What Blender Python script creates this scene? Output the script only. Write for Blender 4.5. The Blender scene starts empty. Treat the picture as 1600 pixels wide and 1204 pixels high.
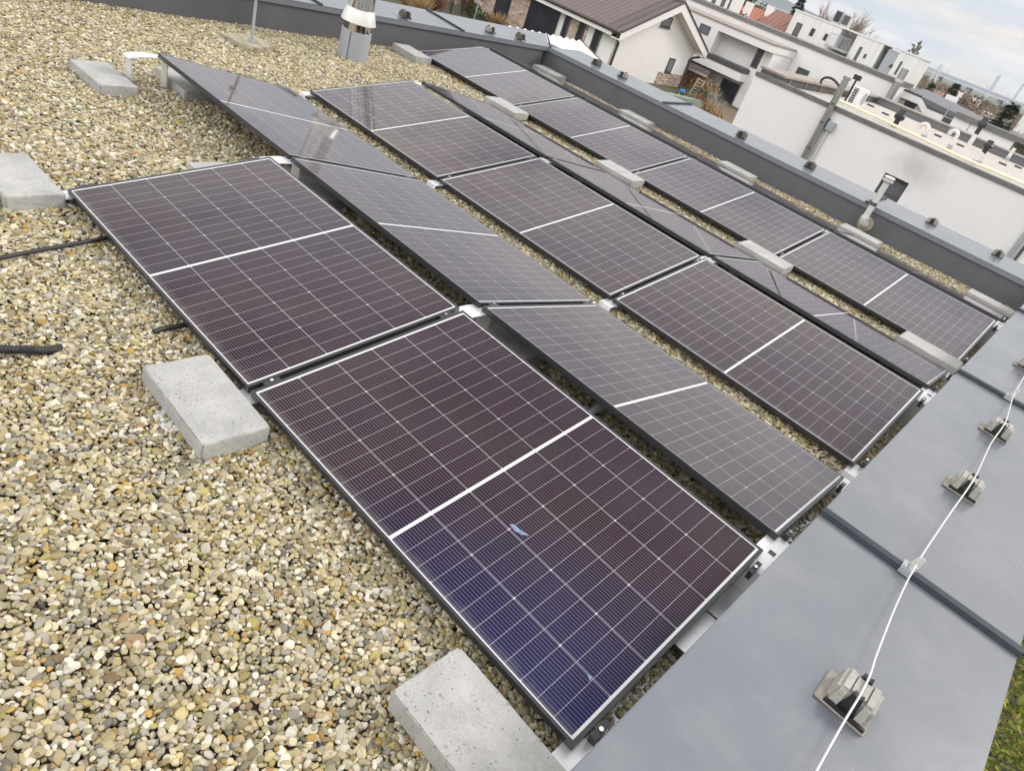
import bpy, bmesh, math, random
import numpy as np
from mathutils import Vector, Matrix
R = math.radians
S = bpy.context.scene
COL = S.collection
random.seed(7)

# ------------------------------------------------------------------ camera
CAM = Vector((0.2022, -1.3362, 1.8339))
CX = Vector((0.68760398, 0.65792046, 0.30715051))
CD = Vector((0.57050274, -0.22787374, -0.78905018))     # image "down"
CF = Vector((-0.44914071, 0.71778425, -0.53203232))     # forward
FOC = 1111.7
cam = bpy.data.objects.new('camera', bpy.data.cameras.new('camera'))
COL.objects.link(cam)
m3 = Matrix((CX, -CD, -CF)).transposed()
cam.matrix_world = Matrix.Translation(CAM) @ m3.to_4x4()
cam.data.sensor_width = 36.0
cam.data.lens = 36.0 * FOC / 1600
cam.data.clip_start = 0.05
cam.data.clip_end = 6000
S.camera = cam

def ray(px, py):
    return (CX * ((px - 800) / FOC) + CD * ((py - 602) / FOC) + CF)
def pix(px, py, D):                    # point on the facade plane that stands D metres ahead in y
    v = ray(px, py)
    return CAM + v * (D / v.y)
def atz(px, py, z):
    v = ray(px, py)
    return CAM + v * ((z - CAM.z) / v.z)
def proj(p):
    d = Vector(p) - CAM
    w = d.dot(CF)
    return (800 + FOC * d.dot(CX) / w, 602 + FOC * d.dot(CD) / w, w)

# ------------------------------------------------------------------ node helpers
class NT:
    def __init__(s, mat):
        s.t = mat.node_tree; s.n = s.t.nodes; s.l = s.t.links
    def new(s, typ, **kw):
        n = s.n.new(typ)
        for k, v in kw.items(): setattr(n, k, v)
        return n
    def link(s, a, b): s.l.new(a, b)
    def math(s, op, a, b=None, c=None, clamp=False):
        n = s.new('ShaderNodeMath', operation=op, use_clamp=clamp)
        for i, v in enumerate((a, b, c)):
            if v is None: continue
            if isinstance(v, (int, float)): n.inputs[i].default_value = v
            else: s.link(v, n.inputs[i])
        return n.outputs[0]
    def mix(s, f, a, b, blend='MIX'):
        n = s.new('ShaderNodeMix', data_type='RGBA', blend_type=blend)
        for sock, v in ((n.inputs[0], f), (n.inputs[6], a), (n.inputs[7], b)):
            if isinstance(v, (int, float)): sock.default_value = v
            elif isinstance(v, (tuple, list)): sock.default_value = (*v[:3], 1)
            else: s.link(v, sock)
        return n.outputs[2]
    def noise(s, vec, scale, detail=3, rough=0.55):
        n = s.new('ShaderNodeTexNoise'); n.inputs['Scale'].default_value = scale
        n.inputs['Detail'].default_value = detail; n.inputs['Roughness'].default_value = rough
        if vec is not None: s.link(vec, n.inputs['Vector'])
        return n.outputs['Fac']
    def ramp(s, f, stops, interp='LINEAR'):
        n = s.new('ShaderNodeValToRGB'); cr = n.color_ramp; cr.interpolation = interp
        while len(cr.elements) < len(stops): cr.elements.new(0.5)
        for e, (p, c) in zip(cr.elements, stops):
            e.position = p; e.color = (c, c, c, 1) if isinstance(c, (int, float)) else (*c, 1)
        s.link(f, n.inputs[0]); return n.outputs[0]
    def mapping(s, vec, scale=(1, 1, 1), loc=(0, 0, 0)):
        n = s.new('ShaderNodeMapping'); n.inputs['Scale'].default_value = scale; n.inputs['Location'].default_value = loc
        s.link(vec, n.inputs['Vector']); return n.outputs[0]
    def bump(s, h, dist, strength=1.0):
        n = s.new('ShaderNodeBump'); n.inputs['Distance'].default_value = dist; n.inputs['Strength'].default_value = strength
        s.link(h, n.inputs['Height']); return n.outputs[0]

def newmat(name):
    m = bpy.data.materials.new(name); m.use_nodes = True
    t = NT(m); b = t.n['Principled BSDF']
    return m, t, b
def objco(t, rnd=False):
    tc = t.new('ShaderNodeTexCoord'); v = tc.outputs['Object']
    if rnd:
        oi = t.new('ShaderNodeObjectInfo')
        k = t.math('MULTIPLY', oi.outputs['Random'], 60.0)
        n = t.new('ShaderNodeVectorMath', operation='ADD'); t.link(v, n.inputs[0]); t.link(k, n.inputs[1]); v = n.outputs[0]
    return v
def simple(name, c1, c2=None, scale=6, rough=0.6, metal=0.0, bump=0.0, bscale=60, spec=0.5, stretch=(1, 1, 1), rnd=False, rvar=0.0):
    m, t, b = newmat(name)
    v = t.mapping(objco(t, rnd), stretch)
    if c2 is None: c2 = tuple(x * 0.82 for x in c1)
    f = t.ramp(t.noise(v, scale, 5, 0.6), [(0.3, 0.0), (0.7, 1.0)])
    t.link(t.mix(f, c1, c2), b.inputs['Base Color'])
    b.inputs['Roughness'].default_value = rough; b.inputs['Metallic'].default_value = metal
    b.inputs['Specular IOR Level'].default_value = spec
    if rvar:
        rr = t.math('ADD', t.math('MULTIPLY', t.noise(v, scale * 1.7, 4), rvar), rough - rvar * 0.5)
        t.link(rr, b.inputs['Roughness'])
    if bump:
        t.link(t.bump(t.noise(v, bscale, 4), bump), b.inputs['Normal'])
    return m

M = {}
M['frame'] = simple('black_anodised', (0.022, 0.022, 0.025), (0.03, 0.03, 0.034), 30, 0.33)
M['alu'] = simple('mill_aluminium', (0.66, 0.67, 0.68), (0.56, 0.57, 0.58), 14, 0.33, 0.85, 0, spec=0.5, stretch=(1, 6, 1))
M['alu_plate'] = simple('pale_aluminium', (0.78, 0.78, 0.78), (0.70, 0.70, 0.70), 10, 0.42, 0.55)
M['clamp'] = simple('dark_clamp', (0.05, 0.05, 0.053), None, 30, 0.4, 0.4)
M['steel'] = simple('polished_steel', (0.72, 0.70, 0.67), (0.6, 0.58, 0.55), 5, 0.10, 1.0, stretch=(1, 1, 0.2))
M['steel_dull'] = simple('flue_steel', (0.46, 0.44, 0.42), (0.36, 0.35, 0.33), 4, 0.3, 0.9, stretch=(1, 1, 0.2))
M['galv'] = simple('grey_sheet_metal', (0.40, 0.42, 0.44), (0.36, 0.38, 0.40), 5, 0.45, 0.25)
M['storm'] = simple('pale_metal_collar', (0.66, 0.64, 0.60), (0.58, 0.56, 0.53), 6, 0.35, 0.3)
M['black_plastic'] = simple('black_plastic', (0.012, 0.012, 0.014), (0.02, 0.02, 0.022), 30, 0.42)
M['rubber'] = simple('black_rubber_hose', (0.012, 0.012, 0.013), (0.022, 0.022, 0.022), 40, 0.5)
M['wire'] = simple('aluminium_wire', (0.66, 0.65, 0.62), (0.52, 0.51, 0.49), 30, 0.45, 0.25)
M['pvc'] = simple('grey_white_plastic', (0.62, 0.61, 0.58), (0.52, 0.50, 0.47), 12, 0.45)
M['pvc_pink'] = simple('pinkish_plastic', (0.72, 0.65, 0.625), (0.66, 0.60, 0.575), 9, 0.5)
M['pad'] = simple('sandy_adhesive_pad', (0.36, 0.32, 0.26), (0.27, 0.24, 0.20), 30, 0.8, bump=0.002, bscale=80)
M['strip'] = simple('slate_seam_strip', (0.020, 0.027, 0.035), (0.030, 0.038, 0.048), 9, 0.55, spec=0.3)
M['render_white'] = simple('white_render', (0.80, 0.77, 0.745), (0.745, 0.72, 0.70), 0.5, 0.9, bump=0.004, bscale=90)
M['render_cream'] = simple('cream_render', (0.82, 0.79, 0.755), (0.775, 0.745, 0.71), 0.6, 0.9, bump=0.004, bscale=70)
M['render_grey'] = simple('grey_render', (0.47, 0.455, 0.44), (0.42, 0.41, 0.40), 0.7, 0.9)
M['white_paint'] = simple('white_paint', (0.79, 0.775, 0.75), (0.74, 0.725, 0.70), 2, 0.7)
M['dark_trim'] = simple('anthracite_trim', (0.055, 0.054, 0.056), (0.07, 0.068, 0.07), 8, 0.5)
M['brown_trim'] = simple('dark_brown_metal', (0.05, 0.034, 0.03), (0.06, 0.042, 0.038), 8, 0.45)
M['coping_brown'] = simple('weathered_brown_coping', (0.36, 0.30, 0.26), (0.26, 0.22, 0.19), 3, 0.85, bump=0.004, bscale=30)
M['coping_grey'] = simple('weathered_grey_coping', (0.19, 0.18, 0.17), (0.12, 0.115, 0.11), 2.5, 0.85)
M['wall_grey'] = simple('grey_parapet_sheet', (0.125, 0.122, 0.125), (0.165, 0.16, 0.16), 1.2, 0.6)
M['wall_brown'] = simple('dark_brown_sheet', (0.070, 0.058, 0.052), (0.11, 0.095, 0.088), 2.0, 0.6, stretch=(1, 1, 0.3))
M['roof_grey'] = simple('grey_roof_membrane', (0.115, 0.112, 0.122), (0.14, 0.136, 0.145), 2, 0.6)
M['bark'] = simple('bark', (0.10, 0.075, 0.055), (0.06, 0.045, 0.035), 14, 0.9, bump=0.01, bscale=30)
M['twig'] = simple('reddish_twigs', (0.30, 0.20, 0.155), (0.22, 0.155, 0.125), 10, 0.9)
M['wood'] = simple('pale_timber', (0.42, 0.37, 0.31), (0.3, 0.26, 0.21), 6, 0.8)
M['soil'] = simple('garden_ground', (0.10, 0.085, 0.055), (0.075, 0.09, 0.035), 1.4, 0.95, bump=0.03, bscale=8)
M['road'] = simple('asphalt', (0.055, 0.055, 0.056), (0.045, 0.045, 0.047), 3, 0.85)
M['drop'] = simple('white_bird_dropping', (0.78, 0.78, 0.76), (0.6, 0.6, 0.58), 60, 0.8)
M['blue_streak'] = simple('pale_blue_streak', (0.25, 0.32, 0.42), (0.12, 0.16, 0.25), 60, 0.5)
M['blue'] = simple('blue_plastic', (0.03, 0.20, 0.62), (0.025, 0.16, 0.5), 8, 0.4)
M['brick_red'] = simple('rust_red_flashing', (0.20, 0.075, 0.05), (0.15, 0.06, 0.04), 8, 0.7)
M['sheet_white'] = simple('white_corrugated_sheet', (0.82, 0.79, 0.76), (0.76, 0.73, 0.70), 3, 0.55)
M['concrete_far'] = simple('pale_blue_grey_concrete', (0.62, 0.64, 0.68), (0.54, 0.56, 0.60), 0.02, 0.9)  # haze of distance put into this and the stack colour as pale blue
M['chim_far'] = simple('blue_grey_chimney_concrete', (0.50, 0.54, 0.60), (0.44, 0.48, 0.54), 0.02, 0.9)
M['gold_pipe'] = simple('cream_painted_pipe', (0.80, 0.73, 0.52), (0.72, 0.66, 0.48), 6, 0.5)
M['grass_green'] = simple('green_grass', (0.06, 0.14, 0.025), (0.08, 0.11, 0.03), 6, 0.9)
M['glass_dark'] = simple('dark_window_glass', (0.020, 0.023, 0.030), (0.028, 0.030, 0.038), 2, 0.12)
M['glass_grey'] = simple('grey_window_glass', (0.12, 0.125, 0.14), (0.16, 0.165, 0.18), 1.5, 0.15)
M['glass_green'] = simple('green_tinted_glass', (0.055, 0.085, 0.088), (0.04, 0.06, 0.065), 1.5, 0.12)
M['blind'] = simple('closed_grey_blind', (0.10, 0.098, 0.105), (0.13, 0.128, 0.135), 2, 0.5, stretch=(0.2, 1, 14))
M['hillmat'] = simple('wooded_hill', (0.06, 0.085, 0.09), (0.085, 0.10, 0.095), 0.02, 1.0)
M['fieldmat'] = simple('dry_field', (0.33, 0.27, 0.19), (0.28, 0.22, 0.15), 0.05, 1.0)

def concrete(name, c1, c2, moss=0.0):
    m, t, b = newmat(name)
    v = objco(t, True)
    big = t.ramp(t.noise(v, 7, 4, 0.6), [(0.32, 0.0), (0.68, 1.0)])
    col = t.mix(big, c1, c2)
    sp = t.ramp(t.noise(v, 170, 2, 0.5), [(0.60, 0.0), (0.68, 1.0)])
    col = t.mix(t.math('MULTIPLY', sp, 0.42), col, (0.56, 0.54, 0.48))
    pit = t.ramp(t.noise(v, 95, 3, 0.6), [(0.30, 1.0), (0.36, 0.0)])
    col = t.mix(t.math('MULTIPLY', pit, 0.55), col, (0.11, 0.105, 0.10))
    if moss:
        mo = t.ramp(t.noise(v, 11, 4, 0.7), [(0.50, 0.0), (0.64, moss)])
        col = t.mix(mo, col, (0.20, 0.165, 0.06))
    t.link(col, b.inputs['Base Color']); b.inputs['Roughness'].default_value = 0.9
    h = t.math('ADD', t.noise(v, 60, 5, 0.65), t.math('MULTIPLY', pit, -0.6))
    t.link(t.bump(h, 0.0035), b.inputs['Normal'])
    return m
M['block'] = concrete('ballast_concrete', (0.43, 0.42, 0.395), (0.315, 0.31, 0.295))
M['block_old'] = concrete('mossy_concrete', (0.40, 0.36, 0.28), (0.30, 0.26, 0.19), 0.9)
M['holder'] = concrete('holder_concrete', (0.40, 0.38, 0.335), (0.31, 0.295, 0.265))
M['holder_dark'] = concrete('weathered_holder_concrete', (0.12, 0.11, 0.08), (0.075, 0.07, 0.055), 0.4)
M['holder_mid'] = concrete('grey_holder_concrete', (0.30, 0.285, 0.25), (0.23, 0.22, 0.195))

def cap_metal():                                   # coated sheet metal with scuffs, dust and water marks
    m, t, b = newmat('grey_coated_coping')
    v = objco(t)
    big = t.ramp(t.noise(v, 1.6, 5, 0.62), [(0.28, 0.0), (0.72, 1.0)])
    col = t.mix(big, (0.140, 0.152, 0.172), (0.185, 0.193, 0.206))
    st = t.ramp(t.noise(v, 3.2, 7, 0.72), [(0.50, 0.0), (0.72, 1.0)])
    col = t.mix(t.math('MULTIPLY', st, 0.20), col, (0.28, 0.277, 0.265))
    scr = t.ramp(t.noise(v, 26, 4, 0.75), [(0.66, 0.0), (0.74, 1.0)])
    patch = t.ramp(t.noise(v, 2.1, 3, 0.6), [(0.50, 0.0), (0.62, 1.0)])
    col = t.mix(t.math('MULTIPLY', t.math('MULTIPLY', scr, patch), 0.14), col, (0.42, 0.43, 0.44))
    dk = t.ramp(t.noise(v, 38, 2), [(0.22, 1.0), (0.27, 0.0)])
    col = t.mix(t.math('MULTIPLY', dk, 0.4), col, (0.12, 0.125, 0.135))
    t.link(col, b.inputs['Base Color'])
    t.link(t.math('ADD', t.math('MULTIPLY', t.noise(v, 5, 5, 0.65), 0.20), 0.15), b.inputs['Roughness'])
    b.inputs['Specular IOR Level'].default_value = 0.6; b.inputs['Metallic'].default_value = 0.2
    t.link(t.bump(t.noise(v, 2.0, 3), 0.016, 0.6), b.inputs['Normal'])
    return m
M['cap'] = cap_metal()
M['fascia'] = simple('grey_coping_edge', (0.15, 0.165, 0.19), (0.18, 0.19, 0.21), 2.5, 0.42)

def membrane():                                    # upstand sheet with rain streaks
    m, t, b = newmat('dark_upstand_membrane')
    v = objco(t)
    st = t.ramp(t.noise(t.mapping(v, (2.6, 2.6, 0.5)), 1.6, 6, 0.7), [(0.25, 0.0), (0.75, 1.0)])
    col = t.mix(st, (0.088, 0.089, 0.095), (0.112, 0.112, 0.118))
    s2 = t.ramp(t.noise(t.mapping(v, (24, 24, 0.6)), 2.0, 4, 0.6), [(0.66, 0.0), (0.74, 1.0)])
    col = t.mix(t.math('MULTIPLY', s2, 0.16), col, (0.18, 0.18, 0.18))
    t.link(col, b.inputs['Base Color']); b.inputs['Roughness'].default_value = 0.6
    t.link(t.bump(t.noise(v, 9, 3), 0.006, 0.6), b.inputs['Normal'])
    return m
M['membrane'] = membrane()

def stone():
    m, t, b = newmat('rough_stone_cladding')
    v = objco(t)
    vo = t.new('ShaderNodeTexVoronoi'); vo.inputs['Scale'].default_value = 5.0
    t.link(t.mapping(v, (1, 1, 2.0)), vo.inputs['Vector'])
    c = t.ramp(t.math('FRACT', t.math('MULTIPLY', vo.outputs['Color'], 3.7)), [(0.0, (0.56, 0.42, 0.33)), (0.35, (0.42, 0.30, 0.23)), (0.6, (0.62, 0.52, 0.43)), (0.85, (0.27, 0.20, 0.16)), (1.0, (0.58, 0.46, 0.37))])
    t.link(c, b.inputs['Base Color']); b.inputs['Roughness'].default_value = 0.9
    t.link(t.bump(vo.outputs['Distance'], 0.05), b.inputs['Normal'])
    return m
M['stone'] = stone()

def tiles(name, c1, c2, axis, pitch):              # roof tiles in courses running along one axis
    m, t, b = newmat(name)
    v = objco(t)
    sp = t.new('ShaderNodeSeparateXYZ'); t.link(v, sp.inputs[0])
    u = sp.outputs[axis]
    w = t.math('FRACT', t.math('DIVIDE', u, pitch))
    h = t.math('SINE', t.math('MULTIPLY', w, math.pi))
    f = t.ramp(t.noise(v, 3, 5, 0.7), [(0.3, 0.0), (0.7, 1.0)])
    col = t.mix(f, c1, c2)
    col = t.mix(t.ramp(h, [(0.0, 0.55), (0.35, 0.0)]), col, tuple(x * 0.45 for x in c1))
    t.link(col, b.inputs['Base Color']); b.inputs['Roughness'].default_value = 0.6
    t.link(t.bump(h, pitch * 0.3), b.inputs['Normal'])
    return m
M['tile_brown'] = tiles('brown_roof_tiles', (0.135, 0.088, 0.082), (0.175, 0.125, 0.12), 0, 0.33)
M['tile_red'] = tiles('red_roof_tiles', (0.50, 0.17, 0.09), (0.38, 0.13, 0.08), 0, 0.5)
M['tile_red_dark'] = tiles('weathered_red_tiles', (0.30, 0.12, 0.075), (0.22, 0.10, 0.065), 0, 0.5)
def seams():
    m, t, b = newmat('white_standing_seam')
    sp = t.new('ShaderNodeSeparateXYZ'); t.link(objco(t), sp.inputs[0])
    w = t.math('FRACT', t.math('DIVIDE', sp.outputs[0], 0.62))
    l = t.math('LESS_THAN', w, 0.09)
    f = t.ramp(t.noise(t.mapping(objco(t), (1.6, 1, 0.02)), 1.0, 2), [(0.35, 0.0), (0.65, 1.0)])
    col = t.mix(f, (0.80, 0.775, 0.745), (0.72, 0.705, 0.69))
    t.link(t.mix(t.math('MULTIPLY', l, 0.5), col, (0.50, 0.49, 0.48)), b.inputs['Base Color']); b.inputs['Roughness'].default_value = 0.55
    return m
M['seam_white'] = seams()

def n1_wall():                                     # neighbour's render with a soot stain over the window
    m, t, b = newmat('white_render_with_soot')
    v = objco(t)
    f = t.ramp(t.noise(v, 0.6, 5, 0.6), [(0.3, 0.0), (0.7, 1.0)])
    col = t.mix(f, (0.80, 0.77, 0.745), (0.755, 0.73, 0.71))
    sp = t.new('ShaderNodeSeparateXYZ'); t.link(v, sp.inputs[0])
    dx = t.math('DIVIDE', t.math('SUBTRACT', sp.outputs[0], -0.86), 0.85)
    dz = t.math('DIVIDE', t.math('SUBTRACT', sp.outputs[2], 3.74), 0.62)
    d = t.math('SQRT', t.math('ADD', t.math('MULTIPLY', dx, dx), t.math('MULTIPLY', dz, dz)))
    d = t.math('ADD', d, t.math('MULTIPLY', t.math('SUBTRACT', t.noise(v, 2.2, 5, 0.7), 0.5), 1.1))
    s = t.ramp(d, [(0.20, 0.50), (1.05, 0.0)])
    col = t.mix(s, col, (0.36, 0.345, 0.33))
    t.link(col, b.inputs['Base Color']); b.inputs['Roughness'].default_value = 0.9
    t.link(t.bump(t.noise(v, 90, 4), 0.004), b.inputs['Normal'])
    return m
M['n1'] = n1_wall()
def far_gravel():
    m, t, b = newmat('pale_roof_chippings')
    v = objco(t)
    c = t.ramp(t.noise(v, 9, 5, 0.75), [(0.25, (0.34, 0.30, 0.255)), (0.5, (0.52, 0.48, 0.43)), (0.75, (0.66, 0.62, 0.57))])
    t.link(c, b.inputs['Base Color']); b.inputs['Roughness'].default_value = 0.95
    t.link(t.bump(t.noise(v, 14, 5, 0.7), 0.05), b.inputs['Normal'])
    return m
M['far_gravel'] = far_gravel()

def leafmat(name, cols, scale=1.6):
    m, t, b = newmat(name)
    v = objco(t)
    oi = t.new('ShaderNodeNewGeometry')
    f = t.math('ADD', t.math('MULTIPLY', t.noise(v, scale, 4, 0.7), 0.75), t.math('MULTIPLY', oi.outputs['Random Per Island'], 0.35))
    n = len(cols)
    c = t.ramp(f, [(0.25 + 0.6 * i / (n - 1), c) for i, c in enumerate(cols)])
    t.link(c, b.inputs['Base Color']); b.inputs['Roughness'].default_value = 0.75
    b.inputs['Specular IOR Level'].default_value = 0.25
    return m
M['leaf_dark'] = leafmat('dark_conifer_needles', [(0.022, 0.034, 0.020), (0.042, 0.062, 0.030), (0.075, 0.092, 0.045)])
M['leaf_green'] = leafmat('green_foliage', [(0.03, 0.05, 0.015), (0.06, 0.085, 0.025), (0.10, 0.12, 0.045)])
M['leaf_olive'] = leafmat('olive_foliage', [(0.07, 0.075, 0.045), (0.12, 0.12, 0.075), (0.19, 0.185, 0.12)])
M['leaf_ochre'] = leafmat('autumn_ochre_foliage', [(0.13, 0.075, 0.02), (0.26, 0.15, 0.035), (0.38, 0.23, 0.06)])
M['leaf_rust'] = leafmat('rusty_foliage', [(0.16, 0.08, 0.04), (0.24, 0.13, 0.07), (0.30, 0.19, 0.11)])
M['leaf_red'] = leafmat('crimson_foliage', [(0.12, 0.02, 0.025), (0.21, 0.04, 0.045), (0.27, 0.075, 0.07)])
M['leaf_straw'] = leafmat('straw_grass', [(0.26, 0.17, 0.07), (0.40, 0.27, 0.12), (0.48, 0.36, 0.20)])
M['leaf_mixed'] = leafmat('wild_shrub_foliage', [(0.05, 0.055, 0.015), (0.09, 0.125, 0.02), (0.15, 0.19, 0.03), (0.34, 0.30, 0.045), (0.26, 0.17, 0.06)], 1.4)
M['leaf_brown'] = leafmat('brown_scrub', [(0.10, 0.075, 0.05), (0.17, 0.125, 0.08), (0.22, 0.16, 0.10)], 0.3)
M['logs'] = leafmat('split_firewood', [(0.12, 0.06, 0.025), (0.32, 0.17, 0.06), (0.50, 0.30, 0.12)], 4)

# ------------------------------------------------------------------ solar cell material (panel-local coordinates)
PL, PW, PT = 1.762, 1.134, 0.030
def panel_mat():
    m, t, b = newmat('solar_cells')
    v = objco(t)
    sp = t.new('ShaderNodeSeparateXYZ'); t.link(v, sp.inputs[0])
    X, Y = sp.outputs[0], sp.outputs[1]
    colP, rowP = 0.1835, 0.0708
    gx, gy = 0.0010, 0.0016                           # gaps between cells along x and y
    y0 = (PW - 6 * colP) / 2
    bar = 0.0138
    # columns
    ys = t.math('SUBTRACT', Y, y0)
    yc = t.math('DIVIDE', ys, colP)
    yf = t.math('MULTIPLY', t.math('FRACT', yc), colP)
    yd = t.math('MINIMUM', yf, t.math('SUBTRACT', colP, yf))          # distance to a column line
    # rows counted outward from the centre bar
    xa = t.math('SUBTRACT', t.math('ABSOLUTE', X), bar / 2)
    xc = t.math('DIVIDE', xa, rowP)
    xf = t.math('MULTIPLY', t.math('FRACT', xc), rowP)
    xd = t.math('MINIMUM', xf, t.math('SUBTRACT', rowP, xf))
    # distance to every third row line
    x3 = t.math('MULTIPLY', t.math('FRACT', t.math('DIVIDE', xc, 3.0)), rowP * 3)
    x3d = t.math('MINIMUM', x3, t.math('SUBTRACT', rowP * 3, x3))
    gap = t.math('MAXIMUM', t.math('LESS_THAN', yd, gy / 2), t.math('LESS_THAN', xd, gx / 2))
    dia = t.math('LESS_THAN', t.math('ADD', yd, x3d), 0.0052)
    gap = t.math('MAXIMUM', gap, dia)
    # outside the cell field: white margins and centre bar
    out = t.math('MAXIMUM', t.math('LESS_THAN', ys, 0.0008), t.math('GREATER_THAN', ys, 6 * colP - 0.0008))
    out = t.math('MAXIMUM', out, t.math('LESS_THAN', xa, 0.0))
    out = t.math('MAXIMUM', out, t.math('GREATER_THAN', xa, 12 * rowP - 0.0005))
    white = t.math('MAXIMUM', gap, out)
    # busbars run along x, sixteen to a cell
    bp = colP / 15.0
    bf = t.math('MULTIPLY', t.math('FRACT', t.math('DIVIDE', ys, bp)), bp)
    bd = t.math('ABSOLUTE', t.math('SUBTRACT', bf, bp / 2))
    bus = t.math('LESS_THAN', bd, 0.00095)
    # each cell carries its own slight tint
    ci = t.new('ShaderNodeCombineXYZ')
    t.link(t.math('FLOOR', yc), ci.inputs[0]); t.link(t.math('FLOOR', t.math('DIVIDE', X, rowP * 3)), ci.inputs[1])
    oi = t.new('ShaderNodeObjectInfo'); t.link(t.math('MULTIPLY', oi.outputs['Random'], 91.0), ci.inputs[2])
    wn = t.new('ShaderNodeTexWhiteNoise'); t.link(ci.outputs[0], wn.inputs['Vector'])
    cell = t.ramp(wn.outputs['Value'], [(0.0, (0.0225, 0.0105, 0.0180)), (0.5, (0.0275, 0.0125, 0.0195)), (1.0, (0.0245, 0.0130, 0.0170))])
    # blue sky reflection mixed into the cell colour where seen steeply from above
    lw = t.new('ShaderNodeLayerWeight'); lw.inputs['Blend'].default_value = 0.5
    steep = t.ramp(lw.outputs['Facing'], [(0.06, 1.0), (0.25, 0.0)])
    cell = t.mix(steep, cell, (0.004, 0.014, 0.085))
    col = t.mix(t.math('MULTIPLY', bus, 0.42), cell, (0.30, 0.27, 0.30))
    col = t.mix(t.math('MULTIPLY', gap, 0.80), col, (0.62, 0.61, 0.60))
    col = t.mix(out, col, (0.64, 0.63, 0.62))
    dust = t.ramp(t.noise(t.mapping(v, (1, 1, 1)), 2.3, 6, 0.7), [(0.35, 0.0), (0.8, 1.0)])
    low = t.ramp(t.math('ADD', Y, t.math('MULTIPLY', t.noise(t.mapping(v, (6, 1, 1)), 3.0, 4, 0.7), 0.05)), [(0.035, 0.16), (0.075, 0.0)])
    dust2 = t.math('ADD', t.math('MULTIPLY', dust, 0.035), low, clamp=True)
    col = t.mix(dust2, col, (0.36, 0.33, 0.29))
    t.link(col, b.inputs['Base Color'])
    t.link(t.math('ADD', t.math('MULTIPLY', dust, 0.04), 0.035), b.inputs['Roughness'])
    b.inputs['IOR'].default_value = 1.56
    b.inputs['Sheen Weight'].default_value = 0.04; b.inputs['Sheen Roughness'].default_value = 0.35; b.inputs['Sheen Tint'].default_value = (0.95, 0.88, 0.88, 1)
    t.link(t.ramp(lw.outputs['Facing'], [(0.15, 0.05), (0.45, 0.14), (0.58, 0.28), (0.72, 0.5)]), b.inputs['Specular IOR Level'])
    return m
M['cells'] = panel_mat()

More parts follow.
